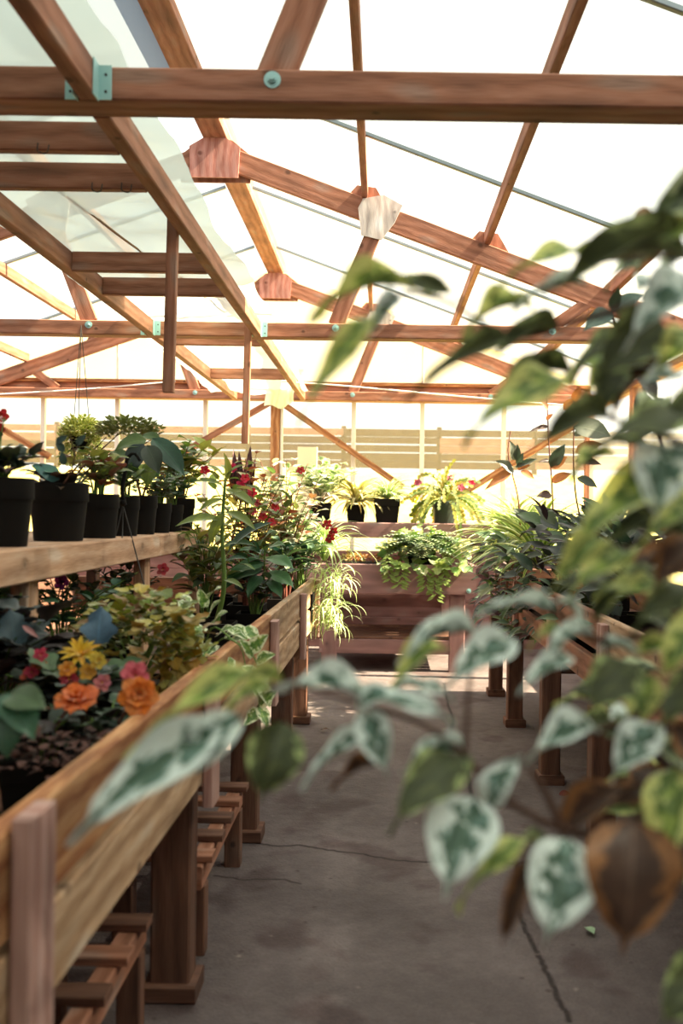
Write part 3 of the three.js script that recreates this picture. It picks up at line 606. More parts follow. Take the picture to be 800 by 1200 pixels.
// ---------------------------------------------------------------- plants
const TRAY = LOW + 0.057;
function potted(name, label, category, p, w, h, opt = {}, group) {
  const g = thing(name, label, category, p.clone(), group); const y = pot(g, p.clone(), w, h, opt);
  return [g, V(p.x, y, p.z)];
}
const creamEdge = [1, 2, 3].map((s) => leafPrint(s, [0.93, 0.95, 0.80], [0.36, 0.52, 0.22], { at: 0.62, rag: 0.8, second: [0.55, 0.66, 0.3] }));
const yellowEdge = [4, 5].map((s) => leafPrint(s, [0.93, 0.86, 0.42], [0.45, 0.55, 0.18], { at: 0.5, rag: 0.9 }));
const stripe = [leafPrint(6, [0.62, 0.74, 0.38], [0.96, 0.97, 0.82], { at: 0.42, rag: 0.1, tip: 0 })];
const stripeG = [leafPrint(8, [0.93, 0.95, 0.74], [0.52, 0.66, 0.25], { at: 0.5, rag: 0.1, tip: 0 })];
const crotonPrint = [leafPrint(9, [0.36, 0.13, 0.12], [0.16, 0.07, 0.09], { at: 0.5, rag: 1.4 })];

// --- pots on the raised shelf
const POTS = 'black pots in a row on the raised shelf';
const RD = { round: true };
const shelfX = (w) => SX - 0.045 - w / 2;
{
  let [g, o] = potted('potted_plant', 'large black round pot of dusky broad-leaved plants at the frame end of the raised shelf', 'plant', V(shelfX(0.2), SH, -2.84), 0.195, 0.195, RD, POTS);
  bushy(g, o, { h: 0.12, spread: 0.12, stems: 10, per: 4, geo: G.big, len: 0.095, colors: [0x2c4a44, 0x3a5a34, 0x5a2e2a, 0x2f4c3a], seed: 2, t: 0.2 });
  const red = bushy(g, o, { h: 0.24, spread: 0.03, stems: 2, per: 3, geo: G.ovate, len: 0.05, colors: [0x4a6a34], seed: 3 });
  flower(g, at(1, 488, 2.9), { r0: 0.022, color: 0xc4161c, seed: 4, face: V(0.2, 0.3, 1) }); flower(g, at(-2, 502, 2.9), { r0: 0.018, color: 0xb81218, seed: 5, face: V(0.3, 0, 1) });
  [g, o] = potted('potted_plant', 'wide black round pot holding low teal and maroon leaves with bare twigs', 'plant', V(shelfX(0.2), SH, -3.37), 0.195, 0.195, RD, POTS);
  rosette(g, o, { n: 26, len: 0.12, geo: G.big, colors: [0x2f5c58, 0x4c2522, 0x35543a, 0x5b3a26], seed: 6, el: [0.1, 0.8], t: 0.2 });
  leaf(g, G.big, leafMat(0x3d7a78, { coat: 0.8 }), o.clone().add(V(0.02, 0.03, 0.06)), V(-0.8, 0.45, 0.2), V(0.3, 0.6, 0.8), 0.1);
  stem('twig', [o, at(85, 548, 3.16), at(91, 520, 3.16), at(104, 512, 3.18)], 0.004, 0.0015, M.bark, g, 10, 5); stem('twig', [at(88, 535, 3.16), at(84, 518, 3.15), at(82, 508, 3.14)], 0.003, 0.001, M.bark, g, 6, 5);
  for (const [a, b, c, d] of [[75, 530, 66, 516], [66, 520, 78, 512], [76, 545, 70, 520], [90, 522, 96, 515]]) leaf(g, G.ovate, leafMat(0x2c4a40), at(a, b, 3.12), at(c, d, 3.12).sub(at(a, b, 3.12)), V(0, 0.4, 1), 0.045);
  [g, o] = potted('potted_plant', 'black round pot with a bushy yellow-green seedling between two larger pots', 'plant', V(shelfX(0.15), SH, -3.75), 0.155, 0.165, RD, POTS);
  bushy(g, o, { h: 0.2, spread: 0.12, stems: 12, per: 7, geo: G.ovate, len: 0.075, colors: [0x8aa03a, 0x6f8a30, 0xa4a848, 0x96583a], seed: 7, t: 0.45 });
  [g, o] = potted('potted_plant', 'narrow black pot with a mixed green cutting on the raised shelf', 'plant', V(shelfX(0.12), SH, -4.08), 0.12, 0.16, RD, POTS);
  bushy(g, o, { h: 0.18, spread: 0.1, stems: 9, per: 6, len: 0.065, colors: [0x71882f, 0x4a6a30], seed: 8 });
  [g, o] = potted('angel_wing_begonia', 'black pot with a cane begonia arching large dark drooping leaves', 'plant', V(shelfX(0.14), SH, -4.4), 0.14, 0.17, RD, POTS);
  { // cane with large arching leaves
    const c = at(158, 540, 4.25), t1 = at(170, 515, 4.25);
    stem('stem', [o, c, t1], 0.006, 0.003, M.stemRed, g, 10, 6); stem('stem', [o, at(180, 545, 4.28), at(188, 528, 4.28)], 0.005, 0.003, M.stemRed, g, 8, 6);
    const big = (a, b, c2, d, w, col, dd = 4.22) => { const s = at(a, b, dd), e = at(c2, d, dd - 0.03), L = s.distanceTo(e); leaf(g, G.big, leafMat(col, { t: 0.3, coat: 0.6 }), s, e.clone().sub(s), V(0, 0.75, 0.7), L, w * L); };
    big(172, 516, 135, 528, 1.1, 0x5f7c36); big(178, 514, 217, 560, 0.7, 0x2c5a44); big(168, 520, 152, 560, 1.0, 0x2a3f3c, 4.18); big(172, 522, 186, 556, 1.0, 0x33442f, 4.16); big(150, 530, 124, 545, 1.0, 0x4c6a30, 4.3); big(186, 528, 200, 545, 0.9, 0x3c5a34); big(165, 512, 190, 516, 0.8, 0x557634, 4.3); big(180, 540, 172, 572, 0.9, 0x87a040, 4.3); big(160, 545, 178, 570, 0.9, 0x9cb348, 4.32);
  }
  [g, o] = potted('bonsai_jade', 'small-leaved bushy shrub with a flat rounded crown behind the begonia', 'plant', V(SX - 0.42, SH, -4.45), 0.17, 0.18, RD, POTS);
  { const c = at(166, 505, 4.45); c.x = o.x + (c.x - o.x) * 0.8; for (const [dx, dy] of [[-0.1, 0.0], [-0.03, 0.03], [0.05, 0.02], [0.1, -0.01]]) stem('branch', [o, o.clone().add(V(dx * 0.3, 0.08, 0)), V(c.x + dx, c.y + dy - 0.03, c.z)], 0.006, 0.002, M.bark, g, 8, 5);
    smallFoliage(g, c, { n: 800, rx: 0.15, ry: 0.06, rz: 0.1, len: 0.025, color: 0xa0a858, seed: 9 }); }
  [g, o] = potted('potted_plant', 'small black pot crowded with mottled leaves, third from the end of the raised shelf', 'plant', V(shelfX(0.12), SH, -4.7), 0.12, 0.14, RD, POTS);
  bushy(g, o, { h: 0.17, spread: 0.13, stems: 13, per: 7, geo: G.round, len: 0.05, colors: [0x46633a, 0x5e7c44, 0x7a4a38], seed: 10 });
  [g, o] = potted('potted_plant', 'small black pot with round teal-green leaves, second from the end of the raised shelf', 'plant', V(shelfX(0.11), SH, -4.98), 0.11, 0.135, RD, POTS);
  bushy(g, o, { h: 0.19, spread: 0.14, stems: 13, per: 7, geo: G.round, len: 0.055, colors: [0x2f6a50, 0x4d7a48, 0x6b8a3a], seed: 11 });
  [g, o] = potted('coleus', 'tall lime-green coleus with red blossoms at the far end of the raised shelf', 'plant', V(shelfX(0.15), SH, -5.28), 0.15, 0.17, RD, POTS);
  bushy(g, o, { h: 0.34, spread: 0.2, stems: 14, per: 8, geo: G.ovate, len: 0.12, colors: [0xa6b534, 0x86a02e, 0xb8b84a, 0x54783a], seed: 12, t: 0.5, stemMat: M.stemRed });
  for (const [a, b, s] of [[240, 552, 1], [272, 549, 2], [287, 561, 3], [282, 569, 4], [295, 578, 5]]) flower(g, at(a, b, 5.2), { r0: 0.026, color: s % 2 ? 0xf02848 : 0xe02860, seed: 20 + s, face: V(0.2, 0.4, 1) });
}
// folded plant hanger left on the shelf: a hook and three wires that fall over the lip
{
  const h = thing('pot_hanger', 'black three-wire plant hanger drooping over the raised shelf lip', 'hanger', V(SX, SH, -3.9));
  stem('hook', [at(146, 592, 3.83), at(143, 575, 3.83), at(147, 552, 3.84), at(150, 536, 3.85), at(157, 531, 3.85), at(164, 540, 3.85)], 0.009, 0.006, M.pot, h, 16, 6);
  mesh('hub', new THREE.SphereGeometry(0.014, 12, 8).translate(...at(144, 589, 3.83).toArray()), M.pot, h);
  for (const [a, b] of [[121, 672], [142, 656], [170, 690]]) tube('wire', [at(144, 592, 3.83), at(144 + (a - 144) * 0.35, 625, 3.8), at(a, b, 3.7)], 0.0028, M.wire, h, 12, 5);
}
// hanging basket before the end wall
{
  const d = 6.0, c = at(94, 520, d), g = thing('hanging_basket', 'hanging pot with a dense mop of tiny variegated trailing leaves', 'basket', c);
  const b = mesh('pot', potGeo(0.13, 0.1, true), M.pot, g, false); b.position.set(0, -0.04, 0);
  for (const k of [0, 1, 2]) { const a = k * 2.094; tube('wire', [c.clone().add(V(Math.cos(a) * 0.06, 0.05, Math.sin(a) * 0.06)), V(c.x - 0.005, 2.45, c.z)], 0.0022, M.wire, g, 3, 4); }
  smallFoliage(g, c.clone().add(V(0, 0.06, 0)), { n: 900, rx: 0.12, ry: 0.11, rz: 0.12, len: 0.032, color: 0xfff6c8, print: printSpot, seed: 31 });
  smallFoliage(g, c.clone().add(V(-0.04, -0.07, 0.02)), { n: 420, rx: 0.075, ry: 0.12, rz: 0.08, len: 0.03, color: 0xfff6c8, print: printSpot, seed: 32, droop: 0.8 });
  smallFoliage(g, c.clone().add(V(0.09, -0.02, 0.02)), { n: 160, rx: 0.035, ry: 0.1, rz: 0.05, len: 0.03, color: 0xfff6c8, print: printSpot, seed: 33, droop: 0.8 });
}

// --- left bench, front part
{
  let [g, o] = potted('flowering_begonia', 'begonia with a ruffled orange bloom topped by a pink bud against the rail', 'plant', V(-0.60, TRAY, -2.2), 0.16, 0.15);
  bushy(g, o, { h: 0.12, spread: 0.11, stems: 7, per: 4, geo: G.big, len: 0.07, colors: [0x24402a, 0x2c4a34, 0x3a2a20], seed: 41, t: 0.2 });
  let f = at(162, 815, 2.1);
  stem('stem', [o, o.clone().add(V(0.03, 0.08, 0.02)), f], 0.004, 0.003, M.stemRed, g, 8, 5);
  flower(g, f, { r0: 0.04, color: 0xff8c14, seed: 42, layers: [[7, 0.15, 1], [7, 0.6, 0.85], [6, 1.05, 0.65], [4, 1.35, 0.45]], face: V(0.35, 0.35, 1) });
  flower(g, at(159, 793, 2.13), { r0: 0.03, color: 0xe8687a, seed: 43, face: V(0.1, 0.5, 1), layers: [[6, 0.3, 1], [5, 0.9, 0.7]] });
  [g, o] = potted('flowering_begonia', 'begonia with a single broad orange bloom low over bare dark soil', 'plant', V(-0.72, TRAY, -2.16), 0.16, 0.15);
  bushy(g, o, { h: 0.12, spread: 0.1, stems: 6, per: 4, geo: G.big, len: 0.07, colors: [0x20362a, 0x3a2420, 0x2a4030], seed: 44, t: 0.2 });
  f = at(90, 822, 2.12); stem('stem', [o, o.clone().lerp(f, 0.5).add(V(0, 0.03, 0)), f], 0.004, 0.003, M.stemRed, g, 8, 5);
  flower(g, f, { r0: 0.045, color: 0xff7d1c, seed: 45, face: V(0.1, 1, 0.55), layers: [[8, 0.2, 1], [7, 0.65, 0.8], [5, 1.1, 0.6]] });
  // dry litter under the blooms
  const lm = new Mass(), r = rngOf(77); for (let i = 0; i < 240; i++) lm.add(G.tiny, V(-0.66 + R(-0.14, 0.12, r), 0.86 + R(-0.05, 0.02, r), -2.06 + R(-0.1, 0.08, r)), dirOf(R(0, 6, r), R(-0.5, 0.6, r)), UPV, R(0.015, 0.035, r));
  lm.done('withered_leaf_litter', leafMat(0x5a3226, { t: 0.1, coat: 0 }), g);
  [g, o] = potted('flowering_begonia', 'begonia with a bright yellow toothed bloom and small amber flowers', 'plant', V(-0.78, TRAY, -2.5), 0.17, 0.16);
  bushy(g, o, { h: 0.2, spread: 0.17, stems: 12, per: 5, geo: G.star, len: 0.1, colors: [0x2a4a32, 0x22382e, 0x4a6a34], seed: 46, t: 0.25 });
  f = at(95, 768, 2.38); stem('stem', [o, o.clone().lerp(f, 0.6).add(V(0, 0.02, 0)), f], 0.004, 0.003, M.stem, g, 8, 5);
  flower(g, f, { r0: 0.05, color: 0xf7c40e, seed: 47, face: V(0.05, 1, 0.8), layers: [[11, 0.25, 1], [8, 0.7, 0.75]], geo: G.lance, centre: 0xe8a010 });
  for (const [a, b, c, s] of [[79, 785, 0xf0931c, 1], [103, 788, 0xe8a82a, 2], [115, 776, 0xd8b030, 3], [81, 797, 0xc8304a, 4], [120, 801, 0xd87a80, 5]]) flower(g, at(a, b, 2.34), { r0: 0.02, color: c, seed: 50 + s, face: V(0.2, 0.6, 1), layers: [[6, 0.3, 1], [4, 0.9, 0.6]] });
  [g, o] = potted('rex_begonia', 'dusky begonia with one slate-blue lobed leaf and magenta buds under the shelf', 'plant', V(-1.0, TRAY, -2.62), 0.18, 0.18);
  bushy(g, o, { h: 0.3, spread: 0.24, stems: 14, per: 5, geo: G.star, len: 0.12, colors: [0x24383c, 0x2c3a34, 0x3c2428, 0x22302c], seed: 61, t: 0.15 });
  leaf(g, G.star, leafMat(0x4a6f8c, { t: 0.1, coat: 0.7 }), at(115, 758, 2.45), at(118, 718, 2.46).sub(at(115, 758, 2.45)), V(0.2, 0.5, 1), 0.095, 0.1);
  leaf(g, G.star, leafMat(0x35505c, { t: 0.1, coat: 0.7 }), at(20, 760, 2.45), at(14, 725, 2.46).sub(at(20, 760, 2.45)), V(0.2, 0.5, 1), 0.095, 0.1);
  leaf(g, G.lance, leafMat(0xc88a8a, { t: 0.2 }), at(26, 733, 2.42), at(46, 748, 2.42).sub(at(26, 733, 2.42)), V(0, 0.6, 1), 0.05);
  for (const [a, b, s] of [[37, 788, 1], [46, 778, 2], [48, 768, 3], [33, 792, 4]]) flower(g, at(a, b, 2.4), { r0: 0.017, color: s % 2 ? 0xd8385c : 0xe06a48, seed: 62 + s, face: V(0.2, 0.5, 1), layers: [[5, 0.4, 1], [4, 1, 0.6]] });
  [g, o] = potted('leafy_seedling', 'green toothed-leaf plant in the dark corner of the bench front', 'plant', V(-0.72, TRAY, -1.7), 0.15, 0.14);
  for (const [a, b, c, d, col] of [[12, 812, 40, 868, 0x2c6a44], [10, 815, 55, 832, 0x4c6a38], [8, 812, 8, 890, 0x2c5a3c], [-6, 815, -10, 860, 0x2f6648], [0, 822, 16, 850, 0x3a7a50]]) leaf(g, G.big, leafMat(col, { coat: 0.6 }), at(a, b, 1.66), at(c, d, 1.62).sub(at(a, b, 1.66)), V(0.2, 0.7, 0.8), at(a, b, 1.66).distanceTo(at(c, d, 1.62)));
  stem('stem', [o, at(5, 835, 1.67), at(6, 812, 1.66)], 0.005, 0.003, M.stem, g, 8, 5);
  // yellow-green trailing herb
  [g, o] = potted('variegated_herb', 'spreading yellow-green crinkled herb spilling over the middle of the bench', 'plant', V(-0.72, TRAY, -2.95), 0.2, 0.18);
  { const c = at(165, 735, 2.85), r2 = rngOf(99);
    for (let i = 0; i < 18; i++) { const p = V(c.x + R(-0.17, 0.19, r2), c.y + R(-0.05, 0.09, r2), c.z + R(-0.15, 0.15, r2)); stem('stem', [o, o.clone().lerp(p, 0.6).add(V(0, 0.06, 0)), p], 0.003, 0.0015, M.stem, g, 6, 4); }
    for (let i = 0; i < 210; i++) {
      const a = R(0, 6.28, r2), k = Math.sqrt(r2()), p = V(c.x + 0.01 + Math.cos(a) * 0.19 * k, c.y + 0.11 * (1 - k * k) - 0.01 + R(-0.08, 0.02, r2) * (0.5 + k), c.z + Math.sin(a) * 0.17 * k);
      leaf(g, i % 3 ? G.star : G.round, leafMat(jitter([0xd0c848, 0xa8b03a, 0xd8bc4a, 0x88a040, 0xb88c38][i % 5], 0.5, r2), { t: 0.4 }), p, dirOf(a + R(-1, 1, r2), R(-0.3, 0.7, r2)), V(R(-0.4, 0.4, r2), 1, R(-0.4, 0.4, r2)), R(0.035, 0.06, r2));
    }
    for (const [a, b, n] of [[225, 770, 26], [190, 790, 26], [205, 755, 20]]) { const q = at(a, b, 2.78); for (let i = 0; i < n; i++) leaf(g, G.star, leafMat(jitter([0xb8902c, 0xa8a038, 0xc0a83c][i % 3], 0.5, r2)), V(q.x + R(-0.04, 0.04, r2), q.y + R(-0.07, 0.06, r2), q.z + R(-0.04, 0.04, r2)), dirOf(R(0, 6.28, r2), R(-1.2, 0.1, r2)), V(0, 0.5, 1), R(0.03, 0.048, r2)); }
    smallFoliage(g, c.clone().add(V(0, -0.04, 0)), { n: 300, rx: 0.19, ry: 0.09, rz: 0.17, len: 0.03, color: 0x6e7a2c, seed: 70 }); }
  [g, o] = potted('leafy_perennial', 'shade plant with tiny leaves and a purple blossom below the raised shelf', 'plant', V(-1.12, TRAY, -3.5), 0.18, 0.18);
  bushy(g, o, { h: 0.36, spread: 0.28, stems: 16, per: 8, geo: G.ovate, len: 0.07, colors: [0x2f6a44, 0x4c7a3c, 0x2a5038], seed: 71 });
  flower(g, at(73, 684, 3.3), { r0: 0.025, color: 0x9a3aa0, seed: 72, face: V(0, 0.4, 1) }); flower(g, at(191, 668, 3.9), { r0: 0.025, color: 0xb02a38, seed: 73, face: V(0, 0.4, 1) });
  [g, o] = potted('leafy_perennial', 'upright green leafy plant under the raised shelf behind the slate-blue leaf', 'plant', V(-1.18, TRAY, -2.98), 0.18, 0.18);
  bushy(g, o, { h: 0.34, spread: 0.24, stems: 13, per: 7, geo: G.ovate, len: 0.075, colors: [0x35704a, 0x4c8a50, 0x2f5a44, 0x6a8a44], seed: 76, t: 0.35 });
  // pothos over the rail
  [g, o] = potted('golden_pothos', 'cream and green pothos trailing over the bench rail past a batten', 'plant', V(-0.62, TRAY, -3.45), 0.18, 0.18);
  { const L = [[228, 715, 212, 698, 1], [236, 712, 234, 690, 0], [245, 722, 262, 700, 2], [232, 730, 205, 722, 0], [250, 730, 268, 716, 1], [240, 735, 222, 745, 2], [255, 745, 276, 735, 0], [262, 748, 290, 738, 1], [215, 725, 200, 735, 2], [225, 740, 235, 758, 1], [268, 752, 296, 748, 0], [270, 735, 292, 752, 2], [285, 735, 310, 762, 1], [245, 700, 258, 690, 2], [222, 705, 214, 715, 1], [252, 755, 240, 768, 0],
      [212, 785, 222, 795, 2], [214, 795, 206, 806, 1], [220, 780, 213, 786, 0]];
    for (const [a, b, c, d, k] of L) { const s = at(a, b, 3.32), e = at(c, d, 3.26), n = Math.min(0.09, s.distanceTo(e) * 1.5); leaf(g, G.heart, leafMat(0xffffff, { print: creamEdge[k], t: 0.3, coat: 0.6 }), s, e.sub(s), V(0.1, 0.8, 0.6), n, n * 1.15); }
    const vine = [o, at(250, 735, 3.3), at(275, 752, 3.2), at(292, 762, 3.12), at(305, 790, 3.08), at(303, 830, 3.06)]; stem('vine', vine, 0.004, 0.002, M.stem, g, 20, 5);
    stem('vine', [o, at(250, 758, 3.25), at(262, 748, 3.2), at(282, 758, 3.14), at(288, 785, 3.1)], 0.003, 0.0018, M.stem, g, 16, 5);
    for (const [a, b, c, d, k] of [[293, 762, 316, 742, 1], [300, 775, 320, 768, 2], [296, 770, 282, 752, 0], [304, 800, 318, 834, 1], [304, 815, 292, 800, 2], [303, 825, 322, 812, 0], [300, 790, 285, 782, 1], [303, 830, 288, 848, 2], [270, 770, 264, 792, 1], [305, 795, 322, 785, 2], [303, 828, 312, 850, 0]]) { const s = at(a, b, 3.08), e = at(c, d, 3.05), n = Math.min(0.085, s.distanceTo(e) * 1.15); leaf(g, G.heart, leafMat(0xffffff, { print: creamEdge[k], t: 0.3, coat: 0.6 }), s, e.sub(s), V(0.5, 0.6, 0.8), n, n * 1.1); } }
}
// --- left bench, far part: the tall tangle up to the rail end
{
  let [g, o] = potted('tall_impatiens', 'tall plant with a thick pale stem and long narrow leaves rising past the shelf end', 'plant', V(-0.74, TRAY, -4.45), 0.18, 0.18);
  stem('stem', [o, at(262, 690, 4.42), at(260, 620, 4.4), at(264, 560, 4.4)], 0.013, 0.006, M.stem, g, 16, 7);
  for (const [a, b, c, d, col] of [[262, 610, 205, 617, 0x9ab05a], [262, 600, 300, 622, 0x8a9c40], [262, 585, 232, 600, 0x7c9038], [264, 575, 300, 596, 0x93a44a], [262, 640, 300, 640, 0x4c7a3a], [263, 560, 240, 545, 0xa0b03c], [264, 560, 290, 545, 0x8aa03a], [263, 600, 245, 640, 0x86962f], [262, 660, 290, 655, 0x2f6a48], [266, 650, 320, 612, 0x35604a], [264, 565, 262, 530, 0xb0b84a], [262, 590, 285, 575, 0x9cac44], [262, 570, 225, 565, 0x7a9440], [262, 680, 285, 690, 0x7f9440]]) { const s = at(a, b, 4.4), e = at(c, d, 4.34), n = s.distanceTo(e); leaf(g, G.lance, leafMat(col, { t: 0.45 }), s, e.sub(s), V(0.1, 0.9, 0.5), n, n * 1.15); }
  [g, o] = potted('lemon_balm', 'bush of curled lime leaves crowding round the tall pale stem', 'plant', V(-0.84, TRAY, -4.75), 0.18, 0.18);
  bushy(g, o, { h: 0.52, spread: 0.2, stems: 16, per: 8, geo: G.lance, len: 0.12, colors: [0x9aac48, 0x7c9640, 0xb4b458, 0x58783c, 0x8a6a40], seed: 78, t: 0.5, wid: 1.3 });
  [g, o] = potted('shade_fern', 'small dark leafy plant behind the shelf posts near the tall pale stem', 'plant', V(-1.2, TRAY, -4.6), 0.18, 0.18);
  bushy(g, o, { h: 0.3, spread: 0.22, stems: 12, per: 7, geo: G.ovate, len: 0.08, colors: [0x3c6a44, 0x557a44, 0x2f5038], seed: 79, t: 0.35 });
  [g, o] = potted('leafy_hibiscus', 'plant with broad bright green pointed leaves close above the bench rail', 'plant', V(-0.62, TRAY, -4.9), 0.18, 0.18);
  for (const [a, b, c, d, col] of [[310, 660, 265, 680, 0x4a8a4c], [312, 655, 345, 668, 0x55904a], [308, 665, 262, 690, 0x3c7a48], [312, 672, 345, 690, 0x5a9050], [306, 650, 280, 645, 0x4c8044], [312, 645, 335, 640, 0x5c8c4a], [306, 675, 290, 700, 0x44804c], [315, 680, 330, 702, 0x4a8450], [305, 640, 325, 622, 0x6a9a50], [302, 648, 288, 628, 0x3c6a40]]) { const s = at(a, b, 4.8), e = at(c, d, 4.72), n = s.distanceTo(e); leaf(g, G.big, leafMat(col, { t: 0.4, coat: 0.6 }), s, e.sub(s), V(0, 0.9, 0.5), n, n * 0.8); }
  stem('stem', [o, at(308, 690, 4.85), at(310, 640, 4.8)], 0.007, 0.003, M.stem, g, 8, 6);
  bushy(g, o, { h: 0.34, spread: 0.24, stems: 14, per: 7, len: 0.09, colors: [0x3c6a38, 0x2a4a30, 0x6a4030], seed: 80, t: 0.3 });
  [g, o] = potted('dark_croton', 'upright plant with dark maroon striped sword leaves beside the hanging batten', 'plant', V(-0.92, TRAY, -5.62), 0.2, 0.2);
  { const c = at(283, 585, 5.6); stem('stem', [o, o.clone().lerp(c, 0.6), c], 0.01, 0.006, M.stemRed, g, 8, 6); for (const [a, b, w] of [[266, 540, 0.9], [273, 522, 1], [280, 524, 1], [294, 518, 1], [300, 535, 0.8], [270, 560, 0.8], [298, 555, 0.8], [286, 540, 1]]) { const e = at(a, b, 5.58), n = c.distanceTo(e); const b0 = c.clone().add(V((e.x - c.x) * 0.4, -0.02, 0.03 * w)); leaf(g, G.lance, leafMat(0xffffff, { print: crotonPrint[0], t: 0.15 }), b0, e.clone().sub(b0), V(0.2, 0.3, 1), n, n * 0.55 * w); } }
  [g, o] = potted('red_impatiens', 'bushy plant with red-tinged leaves and hot pink blossoms in the middle of the tangle', 'plant', V(-0.72, TRAY, -5.35), 0.2, 0.18);
  bushy(g, o, { h: 0.84, spread: 0.3, stems: 24, per: 10, geo: G.ovate, len: 0.1, colors: [0xb0b848, 0x88a444, 0xc0643e, 0x6a8a40, 0xd0c066], seed: 81, t: 0.55, stemMat: M.stemRed });
  for (const [a, b, s] of [[300, 590, 1], [308, 606, 2], [322, 595, 3], [296, 600, 4], [352, 552, 5], [318, 612, 6]]) flower(g, at(a, b, 5.2), { r0: 0.022, color: [0xf03848, 0xf0607c, 0xe03438][s % 3], seed: 82 + s, face: V(0.2, 0.4, 1) });
  [g, o] = potted('kalanchoe', 'pale fleshy-leaved plant with coppery stems above the far rail', 'plant', V(-0.55, TRAY, -5.75), 0.2, 0.18);
  bushy(g, o, { h: 0.9, spread: 0.26, stems: 24, per: 10, geo: G.ovate, len: 0.095, colors: [0xd0d8b8, 0xa8b868, 0xd8c8a0, 0xb0784e, 0x86a452], seed: 90, t: 0.5, stemMat: M.stemRed });
  bushy(g, o.clone().add(V(0, 0.1, 0)), { h: 0.32, spread: 0.26, stems: 12, per: 8, geo: G.lance, len: 0.15, colors: [0x4f7a40, 0x6c9048, 0x2f5a40], seed: 91 });
  [g, o] = potted('leafy_fuchsia', 'leafy plant with hanging dark red blossoms next to the white spider plant', 'plant', V(-0.5, TRAY, -6.1), 0.18, 0.18);
  bushy(g, o, { h: 0.58, spread: 0.2, stems: 14, per: 8, geo: G.ovate, len: 0.09, colors: [0x5c8040, 0x7c9a4c, 0x3c6038], seed: 92, t: 0.45 });
  for (const [a, b, s] of [[383, 614, 1], [390, 622, 2], [386, 630, 3]]) flower(g, at(a, b, 6.0), { r0: 0.03, color: 0xa01c24, seed: 93 + s, face: V(0.3, -0.4, 1) });
  // spider plant that cascades at the rail end
  [g, o] = potted('spider_plant', 'pale spider plant cascading off the far end of the bench rail', 'plant', V(-0.44 - 0.1, TRAY, -6.28), 0.17, 0.2);
  { const c = at(380, 655, 6.25), r2 = rngOf(123);
    rosette(g, V(c.x, c.y - 0.01, c.z), { n: 80, len: 0.32, geo: G.blade, colors: [0xffffff, 0xf4f4e0], prints: stripe, seed: 94, el: [0.0, 1.3], t: 0.4, wid: 1.5 });
    stem('runner', [o, c, at(388, 690, 6.2), at(390, 735, 6.2)], 0.004, 0.002, M.stem, g, 12, 5);
    for (let i = 0; i < 190; i++) { const p = at(390 + R(-16, 12, r2), 668 + R(0, 72, r2), 6.2 + R(-0.08, 0.08, r2)), a = R(0, 6.28, r2); leaf(g, G.blade, leafMat(0xffffff, { print: (i % 3 ? stripe : stripeG)[0], t: 0.4 }), p, dirOf(a, R(-1.0, 0.3, r2)), UPV, R(0.1, 0.19, r2), 0.24); } }
}
